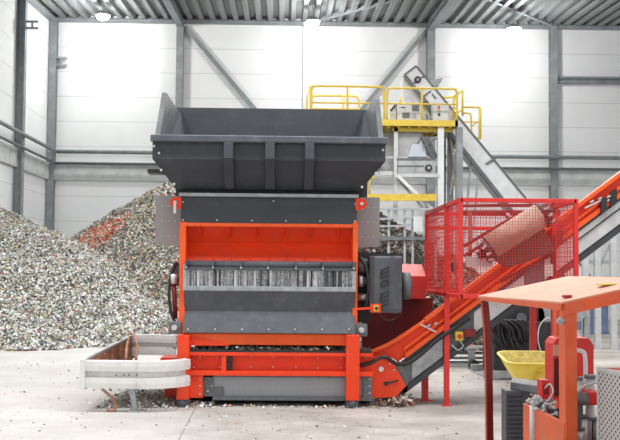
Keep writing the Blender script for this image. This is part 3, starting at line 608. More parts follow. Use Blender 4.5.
k = MB(); strip(k, 402, XE, 52, 58.5, YC-.05, .12); strip(k, 402, XE, 24, 27, YC-.04, .05); k.build('frame_edge', G, CV)
for xa, xb, mm, oa in ((412, 443, 'galv', 29), (474, 524, 'galvlt', 29), (545, 690, 'galvlt', 26)):
    k = MB(); strip(k, xa, xb, oa, 50, YC-.03, .03); k.build('side_panel', M[mm], CV, 0.004)
k = MB(); k.pprism([(392, 369), (400, 362), (409, 378), (407, 392), (404, 394)], YC-.05, .14); k.m = 1; bolts(k, [(394, 370), (397, 375), (400, 380), (403, 385)], YC-.05, .016); k.build('joint_plate', [M['plastic'], M['steel']], CV)
k = MB(); k.pprism([(359, 358), (378, 356), (392, 360), (396, 368), (406, 386), (396, 397), (372, 398), (372, 377), (359, 376)], YC-.14, .10)
k.m = 1; bolts(k, [(365, 371), (366, 365), (390, 364), (394, 370)], YC-.14, .014); p = P(381, 369, YC-.14); k.tube(p, p-Vector((0, .03, 0)), .035, 14)
k.m = 2; k.bar(P(386, 383.5, YC-.15), P(398, 380.5, YC-.15), .02, .022); p = P(386, 383.5, YC-.15); k.tube(p, p-Vector((0, .03, 0)), .03, 12)
k.build('knee_plate', [O1, M['steel'], M['black']], CV)
MB().path([P(358, 366, YC-.2), P(370, 363, YC-.2), P(384, 357, YC-.18), P(398, 364, YC-.14), P(412, 361, YC-.12), P(426, 350, YC-.1), P(440, 338, YC-.1), P(470, 318, YC-.08)], .026).build('hose', M['black'], CV)
for xx in (604, 614, 560): k = MB(); strip(k, xx-3, xx+3, 12, 27, YC-.10, .07); k.build('clamp', M['black'], CV)
k = MB(); strip(k, 578, XE, 34, 35.5, YC-.045, .03); k.build('side_rod', M['black'], CV)
p = P(459, 336, YC-.1); k = MB(); k.box(p.x-.05, p.x+.05, YC-.14, YC-.03, p.z-.06, p.z+.06); k.m = 1; k.tube((p.x, YC-.14, p.z), (p.x, YC-.19, p.z), .03, 12); k.build('emergency_stop', [M['yellow'], M['red']], CV)
MB().path([P(459, 340, YC-.1), P(463, 346, YC-.1), P(458, 350, YC-.1), P(452, 345, YC-.1)], .008).build('cable', M['galvlt'], CV)
k = MB(); a = P(470, 333, YC-.07); k.box(a.x-.08, a.x+.08, YC-.08, YC-.02, a.z-.05, a.z+.05); k.build('warning_plate', M['maroon'], CV)
for xx, yy in ((425, YC+.5), (533, YC+CW-.05)):
    X = P(xx, 350, yy).x; z1 = P(xx, ln(xx, 45), yy).z; k = MB(); k.box(X-.045, X+.045, yy-.04, yy+.04, 0, z1)
    k.box(X-.09, X+.09, yy-.08, yy+.08, 0, .015); k.build('support_leg', M['red'], CV)
for px, py in ((427, 327), (434, 325), (590, 203), (598, 200), (606, 202)):
    p = P(px, py, YC-.08); k = MB(); k.tube(p, p+Vector((.05, 0, .03)), .016, 8); k.build('adjuster_knob', M['galv'], CV)
for a_, b_ in ((P(420, 324, YC-.08), P(436, 332, YC-.08)), (P(585, 208, YC-.08), P(612, 195, YC-.08))):
    k = MB(); k.bar(a_, b_, .02, .02); k.build('tension_rod', M['galvlt'], CV)
# ------------------------------------------------------------------ red cage
CX0, CX1 = 2.22, P(576, 250, 12.6).x; CY0, CY1 = 12.6, 15.6
cz1 = P(520, 198.5, 12.6).z; cz0 = P(520, 299, 12.6).z
CG = thing('guard_cage', ((CX0+CX1)/2, 14.1, 0), 'bright red wire mesh guard cage standing over the inclined conveyor', 'cage')
bw = .055
fr = MB()
for y in (CY0, CY1):
    fr.box(CX0, CX1, y-bw/2, y+bw/2, cz1-bw, cz1); fr.box(CX0, CX1, y-bw/2, y+bw/2, cz0, cz0+bw)
    fr.box(CX0-bw/2, CX0+bw/2, y-bw/2, y+bw/2, cz0, cz1); fr.box(CX1-bw/2, CX1+bw/2, y-bw/2, y+bw/2, cz0, cz1)
for x in (CX0, CX1):
    fr.box(x-bw/2, x+bw/2, CY0, CY1, cz1-bw, cz1); fr.box(x-bw/2, x+bw/2, CY0, CY1, cz0, cz0+bw)
    fr.box(x-bw/2, x+bw/2, 13.60, 13.72, cz0, cz1)
fr.box(CX0, CX1, CY1-bw, CY1, cz1-.28, cz1-.22)
fr.build('cage_frame', M['red'], CG, 0.004)
def meshpanel(a, b, z0, z1, sp=.036, r=.0026):
    m = MB(); a = Vector(a); b = Vector(b); L_ = (b-a).length; d = (b-a)/L_; nn = Vector((-d.y, d.x, 0))*r; nv = int(L_/sp); nh = int((z1-z0)/sp)
    def wire(p, q, s1, s2): m.hexa([p-s1-s2, p+s1-s2, p+s1+s2, p-s1+s2], [q-s1-s2, q+s1-s2, q+s1+s2, q-s1+s2])
    for i in range(1, nv): p = a+d*(L_*i/nv); wire(Vector((p.x, p.y, z0)), Vector((p.x, p.y, z1)), d*r, nn)
    for i in range(1, nh): z = z0+(z1-z0)*i/nh; wire(Vector((a.x, a.y, z)), Vector((b.x, b.y, z)), nn, Vector((0, 0, r)))
    return m
meshpanel((CX0, CY0, 0), (CX1, CY0, 0), cz0, cz1).build('front_mesh', M['red'], CG)
meshpanel((CX0, 13.68, 0), (CX0, CY0, 0), cz0, cz1, .055).build('left_mesh', M['red'], CG)
meshpanel((CX0, CY1, 0), (CX0, 13.68, 0), cz0, cz1, .055).build('left_mesh', M['red'], CG)
meshpanel((CX1, CY0, 0), (CX1, CY1, 0), cz0, cz1, .06).build('right_mesh', M['red'], CG)
meshpanel((CX0, CY1, 0), (CX1, CY1, 0), cz0, cz1, .075).build('rear_mesh', M['red'], CG)
p = P(455, 267, 13.0); MB().box(CX0-.05, CX0-.03, 12.95, 13.0, p.z-.06, p.z+.06).build('latch', M['black'], CG)
for x, y in ((CX0, 13.66), (CX1, 13.66)):
    l = MB(); l.box(x-.035, x+.035, y-.035, y+.035, 0, cz0); l.box(x-.07, x+.07, y-.06, y+.06, 0, .012); l.build('leg', M['red'], CG)
# ------------------------------------------------------------------ overband separator in the cage
OB = thing('belt_separator', (P(512, 240, 13.3).x, 13.3, P(512, 285, 13.3).z), 'tan rubber belt drum unit tilted inside the red mesh cage', 'machine')
def ob(px, py, Y=13.0): return P(px, py, Y)
a = ob(490, 249); b = ob(541, 217); ax = (b-a).normalized(); up = Vector((0, 1, 0)).cross(ax)*-1; up = Vector((-ax.z, 0, ax.x))
k = MB(); Rr = .165; prof = []
L_ = (b-a).length
for i in range(9): t = R(90)+R(180)*i/8; prof.append((math.cos(t)*Rr*.55, math.sin(t)*Rr))
for i in range(9): t = R(-90)+R(180)*i/8; prof.append((L_+math.cos(t)*Rr*.55, math.sin(t)*Rr))
k.tube(a+up*.02, b+up*.02, Rr, 28); k.build('drum', M['tan'], OB)
k = MB(); q = [a-up*.12, b-up*.12, b-up*.50-ax*.05, a-up*.36+ax*.12]
k.hexa([v+Vector((0, .12, 0)) for v in q], [v+Vector((0, .42, 0)) for v in q]); k.build('belt_body', M['brownbelt'], OB, .02)
for (c_, s) in ((a, -1), (b, 1)):
    k = MB(); k.tube(c_, c_+ax*s*.10, Rr*1.02, 24, Rr*.95); k.m = 1
    for i in range(4): t = R(20+i*40); q = c_+ax*s*.05; k.bar(q+up*Rr*math.cos(t)-Vector((0, Rr*math.sin(t), 0)), q+ax*s*.06+up*Rr*.8*math.cos(t)-Vector((0, Rr*1.0*math.sin(t), 0)), .05, .03)
    k.m = 0; k.tube(c_+ax*s*.10, c_+ax*s*.18, .06, 12); k.build('drum_end', [M['black'], M['galvlt']], OB)
k = MB()
k.bar(P(464, 246, 13.35), P(512, 218, 13.35), .05, .045); k.bar(P(464, 256, 13.35), P(524, 219, 13.35), .04, .04); k.bar(P(462, 213, 14.2), P(560, 213, 14.2), .06, .07); k.bar(P(462, 206, 14.2), P(560, 205, 14.2), .04, .04)
k.bar(P(505, 213, 14.2), P(516, 224, 13.35), .05, .05); k.bar(P(539, 224, 13.3), P(553, 202, 13.5), .04, .04)
k.bar(P(500, 282, 13.3), P(552, 254, 13.3), .04, .045); k.bar(P(470, 262, 13.3), P(470, 213, 14.0), .06, .06); k.bar(P(553, 235, 13.4), P(553, 276, 13.4), .05, .05)
k.build('support_frame', M['maroon'], OB)
k = MB(); k.bar(P(466, 262, 13.2), P(492, 262, 13.2), .10, .14); k.build('motor_mount', M['galvlt'], OB)
k = MB(); k.box(P(544, 270, 13.2).x, P(553, 270, 13.2).x, 13.18, 13.21, P(548, 276, 13.2).z, P(548, 264, 13.2).z); k.build('notice_plate', M['white'], OB)
# ------------------------------------------------------------------ guard rail tray on the left
GR = thing('barrier_tray', (P(130, 400, 13.9).x, 13.9, 0), 'white bent guard rail barrier with a rusty tray behind it, left of the shredder', 'barrier')
def wbeam(path, z0, z1, mb):
    H = z1-z0
    prof = [(0.0, 0), (.0, .02), (-.07, .03), (-.075, .20), (-.07, .38), (.0, .42), (.0, .58), (-.07, .62), (-.075, .8), (-.07, .97), (.0, .98), (.0, 1)]
    rows = []
    for i, (x, y) in enumerate(path):
        p0 = Vector(path[max(0, i-1)]+(0,)); p1 = Vector(path[min(len(path)-1, i+1)]+(0,)); d = (p1-p0).normalized(); nn = Vector((-d.y, d.x, 0))
        rows.append(([Vector((x, y, z0+H*t))+nn*o for o, t in prof], [Vector((x, y, z0+H*t))+nn*(o+.012) for o, t in prof]))
    m = len(prof)
    for (A, A2), (B, B2) in zip(rows[:-1], rows[1:]):
        vs = A+B+A2+B2; fs = []
        for i in range(m-1): fs.append((i, i+1, m+i+1, m+i)); fs.append((2*m+i, 3*m+i, 3*m+i+1, 2*m+i+1))
        mb.add(vs, fs)
    A, A2 = rows[0]; mb.add(A+A2, [(i, i+1, m+i+1, m+i) for i in range(m-1)])
    A, A2 = rows[-1]; mb.add(A+A2, [(i, i+1, m+i+1, m+i) for i in range(m-1)])
z1g = P(130, 359.5, 13.0).z; z0g = P(130, 388, 13.0).z
pth = [(P(px, 370, y).x, y) for px, y in ((84, 12.95), (95, 12.93), (110, 12.92), (125, 12.9), (140, 12.9))]
m_ = MB(); wbeam(pth, z0g, z1g, m_); x0 = pth[0][0]
m_.box(x0-.03, x0+.03, 12.84, 13.0, z0g-.01, z1g+.01)
m_.m = 1
for px, py in ((116, 367), (116, 375), (116, 386), (124, 375), (129, 375), (137, 367), (137, 375), (137, 386)): p = P(px, py, 12.88); m_.bolt(p.x, 12.88, p.z, .012)
m_.build('guard_rail', [M['white'], M['plastic']], GR)
pth2 = [(P(px, 370, y).x, y) for px, y in ((138, 12.87), (150, 12.88), (162, 12.93), (173, 13.02), (180, 13.12), (185.5, 13.26))]
m_ = MB(); wbeam(pth2, z0g, z1g, m_); m_.build('curved_guard_rail', M['white'], GR)
k = MB()
# left rusty wall receding, with studs
A = P(84, 361, 13.0); B = P(133, 336, 15.6)
zlo = z0g+.02
k.hexa([Vector((A.x, 13.0, zlo)), Vector((B.x, 15.6, zlo)), B, A], [Vector((A.x-.03, 13.0, zlo)), Vector((B.x-.03, 15.6, zlo)), B-Vector((.03, 0, 0)), A-Vector((.03, 0, 0))])
for i in range(1, 6):
    t = i/6; q = A.lerp(B, t); k.bar((q.x+.02, q.y, zlo), (q.x+.02, q.y, q.z-.02), .05, .04)
k.bar((A.x+.02, 13.0, A.z-.16), (B.x+.02, 15.6, A.z-.16), .03, .04)
k.build('rusty_side', M['rust'], GR)
k = MB(); k.bar(A+Vector((0, 0, .01)), B+Vector((0, 0, .01)), .035, .03); k.build('side_rim', M['galv'], GR)
k = MB(); C_ = P(178, 336, 15.4); zt2 = P(150, 334, 15.6).z; zb2 = P(150, 355, 15.6).z
pth3 = [(B.x-.05, 15.6), (C_.x-.4, 15.6), (C_.x, 15.45)]
wbeam(pth3, zb2, zt2, k); k.build('rear_guard_rail', M['white'], GR)
k = MB(); q = [Vector((A.x+.05, 13.05, zlo+.03)), Vector((P(180, 380, 13.3).x, 13.3, zlo+.03)), Vector((P(180, 380, 13.3).x, 15.4, zlo+.10)), Vector((B.x, 15.5, zlo+.10))]
k.hexa(q, [v-Vector((0, 0, .02)) for v in q]); k.build('tray_floor', M['galvlt'], GR)
k = MB(); k.path([P(126, 359, 13.1), P(127, 345, 13.5), P(130, 337, 14.2)], .018); k.path([P(136, 360, 13.1), P(137, 342, 13.3), P(133, 334, 14.0), P(130, 334, 14.4)], .018); k.build('bent_strap', M['rust'], GR)
k = MB(); f1 = P(117, 407, 13.2); k.path([P(102, 389, 12.95), P(108, 394, 12.9), P(114, 400, 12.9), Vector((P(115, 407, 12.9).x, 12.9, .03)), Vector((P(107, 407, 12.9).x, 12.9, .020))], .018); k.build('leg', M['rust'], GR)
k = MB(); pf = Vector((P(136, 410, 12.95).x, 12.95, 0.0)); k.hexa([P(128, 389, 12.98), P(134, 389, 12.98), Vector((pf.x+.02, 12.95, .02)), Vector((pf.x-.04, 12.95, .02))], [v+Vector((0, .05, 0)) for v in (P(128, 389, 12.98), P(134, 389, 12.98), Vector((pf.x+.02, 12.95, .02)), Vector((pf.x-.04, 12.95, .02)))])
k.box(pf.x-.09, pf.x+.08, 12.88, 13.05, 0, .022); k.build('leg', M['galv'], GR)
x0, x1, z0, z1 = RC(163, 178, 356, 362, 14.2); zz0 = P(170, 393, 14.2).z
k = MB(); k.box(x0, x1+.05, 13.9, 14.4, z0-.02, z1); k.box(x0+.05, x1, 14.0, 14.3, .03, z0); k.build('orange_end_box', O1, GR)
# ------------------------------------------------------------------ feeder tower and yellow platform
YT = 28.0; Yb = YT+2.2
zdk = P(420, 120, YT).z; zdb = P(420, 126, YT).z
TW = thing('yellow_platform', (P(420, 120, YT).x, YT+1, 0), 'yellow railed work platform high on steel posts behind the shredder', 'platform')
xa, xb = P(309, 120, YT).x, P(458, 120, YT).x
k = MB(); k.box(xa, xb, YT, YT+.08, zdb, zdk); k.box(xa, xb, Yb-.08, Yb, zdb, zdk); k.box(xa, xa+.08, YT, Yb, zdb, zdk); k.box(xb-.08, xb, YT, Yb, zdb, zdk); k.build('fascia', M['yellow'], TW)
k = MB(); k.box(xa+.08, xb-.08, YT+.08, Yb-.08, zdb+.06, zdb+.1)
for i in range(14): X = xa+.2+(xb-xa-.4)*i/13; k.box(X-.03, X+.03, YT+.08, Yb-.08, zdb-.04, zdb+.06)
k.box(xa+2.4, xb-.1, YT+.3, YT+.4, zdb-.12, zdb); k.build('deck', M['yellow'], TW)
def railmod(mb, p0, p1, Y, ytop, ymids, ybot, posts=()):
    z_t = P((p0+p1)/2, ytop, Y).z; zb_ = P((p0+p1)/2, ybot, Y).z; X0 = P(p0, 100, Y).x; X1 = P(p1, 100, Y).x; r = .032; c_ = .16
    mb.path([(X0, Y, zb_), (X0, Y, z_t-c_), (X0+.05, Y, z_t-.05), (X0+c_, Y, z_t), (X1-c_, Y, z_t), (X1-.05, Y, z_t-.05), (X1, Y, z_t-c_), (X1, Y, zb_)], r, 6, 3)
    for ym in ymids: z = P((p0+p1)/2, ym, Y).z; mb.tube((X0, Y, z), (X1, Y, z), .026, 6)
    for pp in posts: X = P(pp, 100, Y).x; mb.tube((X, Y, zb_), (X, Y, z_t), r, 6)
k = MB(); railmod(k, 311.5, 384, YT+.05, 86.5, (103,), 120, (347.5,)); k.build('railing', M['yellow'], TW)
k = MB(); railmod(k, 387, 457, YT+.05, 88.5, (104,), 120, (422,)); k.build('railing', M['yellow'], TW)
k = MB(); railmod(k, 311.5, 359, Yb-.1, 96, (103, 109), 120, (343,)); k.build('railing', M['yellow'], TW)
k = MB(); railmod(k, 400, 457, Yb-.1, 97, (108,), 120, ()); k.build('railing', M['yellow'], TW)
X0 = P(311.5, 100, YT).x; k = MB(); z_t = P(311, 80, YT).z
k.path([(X0-.12, YT+.2, zdk), (X0-.12, YT+.2, z_t-.5), (X0-.02, YT+.9, z_t-.02), (X0, YT+1.0, z_t-.25), (X0, YT+1.0, zdk)], .032, 6, 3); k.build('ladder_gate', M['yellow'], TW)
k = MB()
k.tube(P(453.5, 120, YT+.6), P(453.5, 97, YT+.6), .03, 6); k.tube(P(453.5, 97, YT+.6), P(462.5, 90, YT+.9), .03, 6); k.tube(P(462.5, 90, YT+.9), P(462.5, 116, YT+.9), .03, 6); k.tube(P(453.5, 116, YT+.6), P(462.5, 109, YT+.9), .03, 6); k.build('stair_gate', M['yellow'], TW)
k = MB(); Y2 = YT+1.2
k.tube(P(462, 107, Y2), P(480, 107.5, Y2), .032, 6); k.tube(P(480, 107.5, Y2), P(480, 139, Y2), .045, 6); k.tube(P(463, 122, Y2), P(480, 122, Y2), .022, 6); k.path([P(463, 113, Y2), P(469, 113.5, Y2), P(471, 117, Y2), P(471.5, 138, Y2)], .026, 6, 4); k.tube(P(472, 126, Y2), P(479, 121, Y2), .02, 6); k.tube(P(465, 138, Y2), P(480, 138.5, Y2), .045, 6)
k.build('stair_railing', M['yellow'], TW)
for p0, p1, Yp, m, nm in ((438, 444, YT+.1, M['palecol'], 'post'), (448, 453.5, YT+1.2, M['column'], 'post'), (456.5, 463, YT+.1, M['column'], 'post'), (394, 398, YT+.3, M['galvlt'], 'post'), (312, 317, YT+.3, M['column'], 'post'), (312, 317, Yb-.2, M['column'], 'post'), (440, 446, Yb-.2, M['column'], 'post')):
    X0, X1 = P(p0, 150, Yp).x, P(p1, 150, Yp).x; k = MB(); k.box(X0, X1, Yp, Yp+(X1-X0), 0, zdb); k.build(nm, m, TW)
# diagonals under the deck
k = MB(); k.bar(P(398, 176, YT+.1), P(433, 210, YT+.1), .09, .09); k.build('diagonal', M['palecol'], TW)
k = MB(); k.bar(P(397, 178, YT+1), P(424, 209, YT+1), .07, .07); k.bar(P(450, 135, YT+1), P(459, 195, YT+.3), .06, .06); k.bar(P(459, 135, YT+1), P(450, 195, YT+.8), .06, .06); k.build('diagonal', M['galv'], TW)
k = MB(); k.bar(P(394, 175.5, YT+.1), P(439, 175.5, YT+.1), .08, .10); k.bar(P(380, 157.5, YT+.4), P(439, 157.5, YT+.4), .05, .05); k.bar(P(380, 173.5, YT+.5), P(398, 173.5, YT+.5), .08, .12); k.build('cross_member', M['galvlt'], TW)
k = MB(); k.bar(P(320, 197.5, YT-.1), P(436, 197.5, YT-.1), .1, .19); k.build('lower_beam', M['yellow'], TW)
k = MB()
for px in (366.5, 369.5): k.tube(P(px, 176, YT), P(px, 195, YT), .03, 6)
k.tube(P(364, 178, YT), P(376, 178, YT), .03, 6); k.build('lower_railing', M['yellow'], TW)
k = MB()
for px in (453.5, 457.5): k.tube(P(px, 138, YT+1), P(px, 186, YT+1), .025, 6)
for i in range(12): k.tube(P(453.5, 140+i*4, YT+1), P(457.5, 140+i*4, YT+1), .018, 6)
k.build('ladder', M['yellow'], TW)
# chute machine under the deck
HM = thing('feed_chute_machine', (P(416, 170, YT+.8).x, YT+.8, P(416, 174.5, YT+.8).z), 'pale grey funnel chute and casing hung beneath the yellow platform', 'machine')
k = MB(); q = [P(397, 132, YT+.5), P(424, 132, YT+.5), P(409, 158, YT+.5), P(397, 158, YT+.5)]; k.hexa(q, [v+Vector((0, .9, 0)) for v in q]); k.build('funnel', M['casing2'], HM, .01)
k = MB(); q = [P(412, 144, YT+.4), P(422, 144, YT+.4), P(427, 157, YT+.4), P(408, 157, YT+.4)]; k.hexa(q, [v+Vector((0, .5, 0)) for v in q]); k.build('outlet_hood', M['cabinet'], HM, .01)
x0, x1, z0, z1 = RC(397, 436, 159, 174, YT+.3); k = MB(); k.box(x0, x1, YT+.3, YT+1.4, z0, z1); k.box(x0+.5, x0+.53, YT+.28, YT+.3, z0, z1); k.box(x1-.15, x1-.12, YT+.28, YT+.3, z0, z1); k.build('casing', M['casing2'], HM, .01)
p = P(428.5, 168, YT+.3); k = MB(); k.tube(p, p-Vector((0, .06, 0)), .10, 16); k.m = 1; k.tube(p-Vector((0, .06, 0)), p-Vector((0, .08, 0)), .045, 12); k.build('shaft_seal', [M['black'], M['casing2']], HM)
k = MB(); k.bar(P(424, 137, YT+.3), P(434, 158, YT+.4), .12, .20); k.bar(P(423, 147, YT+.25), P(437, 138, YT+.25), .04, .05); k.build('belt_guide', M['plastic'], HM)
k = MB(); q = [P(378, 133, YT+.9), P(396, 133, YT+.9), P(396, 172, YT+.9), P(384, 172, YT+.9)]; k.hexa(q, [v+Vector((0, .6, 0)) for v in q]); k.build('side_casing', M['casing2'], HM)
k = MB(); k.bar(P(424.5, 132, YT+.48), P(409.5, 158, YT+.48), .04, .05); k.bar(P(397, 132, YT+.48), P(397, 158, YT+.48), .04, .05); k.build('funnel_edge', M['plastic'], HM)
k = MB(); k.bar(P(397, 159, YT+.28), P(436, 159, YT+.28), .04, .05); k.bar(P(397, 166, YT+.28), P(424, 166, YT+.28), .02, .03); k.bar(P(408, 157.5, YT+.38), P(427, 157.5, YT+.38), .04, .05); k.build('casing_seam', M['plastic'], HM)
# inclined grey conveyor
IC = thing('inclined_conveyor', (P(510, 200, 29).x, 29.6, 0), 'enclosed grey conveyor falling right from above the yellow platform', 'conveyor')
Yi = 28.9
k = MB(); s1 = (197-66)/(524-415.7); xe = 590
q = [P(415.7, 66, Yi), P(xe, 66+s1*(xe-415.7), Yi), P(xe-24, 66+s1*(xe-415.7)+3, Yi), P(404.5, 75, Yi)]
k.hexa(q, [v+Vector((0, .9, 0)) for v in q]); k.build('casing', M['casing'], IC, .01)
k = MB(); k.bar(P(416.3, 66, Yi-.03), P(xe, 65+s1*(xe-415.7), Yi-.03), .04, .05); k.bar(P(404.5, 75.5, Yi-.03), P(xe-24, 69+s1*(xe-415.7), Yi-.03), .12, .10); k.bar(P(404, 75, Yi-.03), P(416, 66, Yi-.03), .05, .05)
k.bar(P(486, 164, Yi-.03), P(496, 158, Yi-.03), .1, .06); k.build('casing_edge', M['plastic'], IC)
p = P(417.5, 80, Yi-.0); k = MB(); k.tube(p, p-Vector((0, .08, 0)), .10, 18); k.m = 1; k.tube(p-Vector((0, .08, 0)), p-Vector((0, .1, 0)), .04, 10); k.build('head_bearing', [M['black'], M['galv']], IC)
k = MB(); k.bar(P(413, 84, Yi-.02), P(424, 76, Yi-.02), .04, .04); k.bar(P(423, 97, Yi-.02), P(431, 91, Yi-.02), .05, .05); k.bar(P(432, 94, Yi-.02), P(436, 99, Yi-.02), .05, .04); k.build('head_frame', M['plastic'], IC)
k = MB(); q = [P(428, 80, Yi), P(444, 77, Yi), P(440, 84, Yi), P(431, 85, Yi)]; k.hexa([v+Vector((0, .1, 0)) for v in q], [v+Vector((0, .8, 0)) for v in q]); k.build('deflector', M['galv'], IC)
k = MB(); q = [P(403, 78, Yi), P(409, 82, Yi), P(422, 98, Yi), P(420, 119, Yi), P(406, 119, Yi)]; k.hexa([v+Vector((0, .1, 0)) for v in q], [v+Vector((0, .8, 0)) for v in q]); k.build('discharge_chute', M['galvlt'], IC)
k = MB(); k.hexa([P(418, 95, Yi-.05), P(422, 94, Yi-.05), P(437, 112, Yi-.05), P(437, 119, Yi-.05), P(432, 118, Yi-.05)], [P(418, 95, Yi), P(422, 94, Yi), P(437, 112, Yi), P(437, 119, Yi), P(432, 118, Yi)]); k.build('belt', M['plastic'], IC)
for px in (478, 471): k = MB(); a = P(px, 178, Yi+.1); k.bar(P(px+1, 150 if px == 471 else 168, Yi+.1), Vector((P(px-5, 205, Yi+.1).x-.3, Yi+.1, 0)), .05, .05); k.build('support_strut', M['galv'], IC)
# cabinets on the platform
def cabinet(p0, p1, y0, y1, Y, label, marks):
    x0, x1, z0, z1 = RC(p0, p1, y0, y1, Y); t = thing('control_cabinet', ((x0+x1)/2, Y+.3, zdk), label, 'cabinet')
    MB().box(x0, x1, Y, Y+.6, zdb+.1, z1).build('body', M['cabinet'], t, .02)
    for (a0, a1, b0, b1, m, nm) in marks:
        u0, u1, v0, v1 = RC(a0, a1, b0, b1, Y); MB().box(u0, u1, Y-.03, Y, v0, v1).build(nm, m, t)
    return t
cabinet(397, 422, 104, 119.5, YT+.5, 'wide pale control cabinet with dark panels standing on the yellow platform', [(399.5, 406, 105.5, 110, M['galvlt'], 'panel'), (401, 405, 107, 108.3, M['plastic'], 'display'), (412, 419, 105, 111, M['plastic'], 'vent'), (402.5, 409.5, 113, 118, M['plastic'], 'vent'), (412, 416, 113.5, 118, M['galv'], 'panel')])
k = P(393.5, 112, YT+.5)
t = thing('junction_box', (k.x, YT+.7, zdk), 'small pale slanted box beside the wide cabinet on the yellow platform', 'box')
k = MB(); q = [P(390, 112, YT+.6), P(396, 105, YT+.6), P(396, 119.5, YT+.6), P(390, 119.5, YT+.6)]; k.hexa(q, [v+Vector((0, .4, 0)) for v in q]); k.build('body', M['cabinet'], t)
k = MB(); k.bar(P(390.5, 111, YT+.58), P(396, 104.5, YT+.58), .05, .06); k.build('cover_strip', M['black'], t)
cabinet(433, 449, 103.5, 119.5, YT+.4, 'narrow pale cabinet with small red and black buttons on the yellow platform', [(438, 439.8, 106, 109, M['red'], 'button'), (438, 440, 113, 116, M['black'], 'button'), (438, 439.8, 110, 111.5, M['yellow'], 'button')])
# grey walkway railing behind the shredder right side
RL = thing('walkway_railing', (P(400, 240, 26).x, 26, 0), 'grey steel walkway railing seen between the shredder and the red cage', 'railing')
k = MB()
for yy in (209, 219, 226.5): k.bar(P(372, yy, 26), P(440, yy-(1.5 if yy != 209 else 0), 26), .05, .05)
k.build('handrail', M['galv'], RL)
k = MB(); k.bar(P(372, 238.5, 26), P(440, 238.5, 26), .1, .09); k.build('walkway_edge', M['plastic'], RL)
for px in (389, 405, 413, 436):
    X = P(px, 220, 26).x; k = MB(); k.box(X-.03, X+.03, 26.03, 26.09, 0, P(px, 209, 26).z); k.build('post', M['galv'], RL)
p = P(418, 224, 25.9); k = MB(); k.box(p.x-.12, p.x+.12, 25.9, 25.95, p.z-.2, p.z+.2); k.build('sign_panel', M['galvlt'], RL)
# ------------------------------------------------------------------ dark hydraulic skid behind the conveyor
YS = 17.2
HS = thing('hydraulic_skid', (P(525, 380, YS).x, YS+.5, 0), 'dark hydraulic unit on a grey skid frame behind the red conveyor leg', 'machine')
x0, x1, z0, z1 = RC(494, 562, 322, 372, YS); MB().box(x0, x1, YS, YS+1.0, .12, z1).build('black_tank', M['dark'], HS, .02)
k = MB(); x0, x1, z0, z1 = RC(484, 570, 371, 378, YS-.1); k.box(x0, x1, YS-.15, YS-.05, z0, z1); k.box(x0, x1, YS+1.05, YS+1.15, z0, z1)
for xx in (x0+.1, x1-.1, x0+.6): k.box(xx-.05, xx+.05, YS-.12, YS+1.1, 0, z0)
k.build('skid', M['galv'], HS)
k = MB()
for i in range(9):
    xx = 497+i*3.2; k.path([P(xx, 346+random.uniform(-2, 4), YS-random.uniform(.05, .2)), P(xx-5+random.uniform(-3, 3), 334, YS-.1), P(xx-4+random.uniform(-4, 6), 320, YS-.1), P(xx+6+random.uniform(0, 6), 328, YS-.15), P(xx+12, 342, YS-.1)], .022, 6, 4)
k.build('hose_bundle', M['black'], HS)
k = MB(); a = P(521, 318, YS+.2); k.tube(a, a+Vector((0, .5, 0)), .42, 24); k.m = 1; k.tube(a, a-Vector((0, .04, 0)), .09, 16); k.build('fan_wheel', [M['black'], M['plastic']], HS)
x0, x1, z0, z1 = RC(537, 556, 305, 336, YS+.2); k = MB(); k.box(x0, x1, YS+.2, YS+.8, z0, z1); k.build('motor_block', M['galv'], HS, .03)
k = MB(); k.path([P(541, 352, YS-.1), P(538, 340, YS-.1), P(540, 325, YS), P(549, 318, YS), P(553, 330, YS-.1), P(550, 350, YS-.1)], .012); k.build('grey_hose', M['galvlt'], HS)
k = MB(); x0, x1, z0, z1 = RC(560, 590, 300, 345, YS+.3); k.box(x0, x0+.1, YS+.3, YS+.4, 0, z1+.2); k.box(x1-.1, x1, YS+.3, YS+.4, 0, z1+.2); k.box(x0, x1, YS+.3, YS+.36, z1-.1, z1); p = P(576, 313, YS+.2); k.tube(p, p+Vector((0, .3, 0)), .16, 18); k.tube(P(578, 330, YS+.2), P(578, 350, YS+.2), .08, 12); k.build('pump_stand', M['galv'], HS)
# grey low frame further back
LF = thing('low_steel_frame', (P(470, 375, 19).x, 19, 0), 'low grey steel frame on the floor beneath the inclined orange conveyor', 'frame')
k = MB(); k.bar(P(436, 348, 19), P(500, 346.5, 19), .05, .05); k.build('top_bar', M['galvlt'], LF)
k = MB(); z0 = P(470, 366, 19).z
for yy in (353, 358, 362): k.bar(P(437, yy, 19.1), P(492, yy, 19.1), .03, .05)
k.build('slats', M['plastic'], LF)
k = MB(); x0, x1, z0, z1 = RC(434, 472, 362, 370, 19.2); k.box(x0, x1, 19.2, 19.6, 0, z1); k.build('pale_block', M['palecol'], LF)
for px in (437, 472, 498): X = P(px, 360, 19).x; k = MB(); k.box(X-.06, X+.06, 19.0, 19.12, 0, P(px, 347, 19).z); k.build('post', M['galv'], LF)
p = P(479, 372, 18.9); k = MB(); k.tube((p.x-.1, 18.8, .09), (p.x-.1, 18.95, .09), .09, 14); k.build('caster', M['black'], LF)
k = MB(); k.tube((p.x+.12, 18.5, .09), (p.x+.12, 18.65, .09), .09, 14); k.build('caster', M['black'], LF)
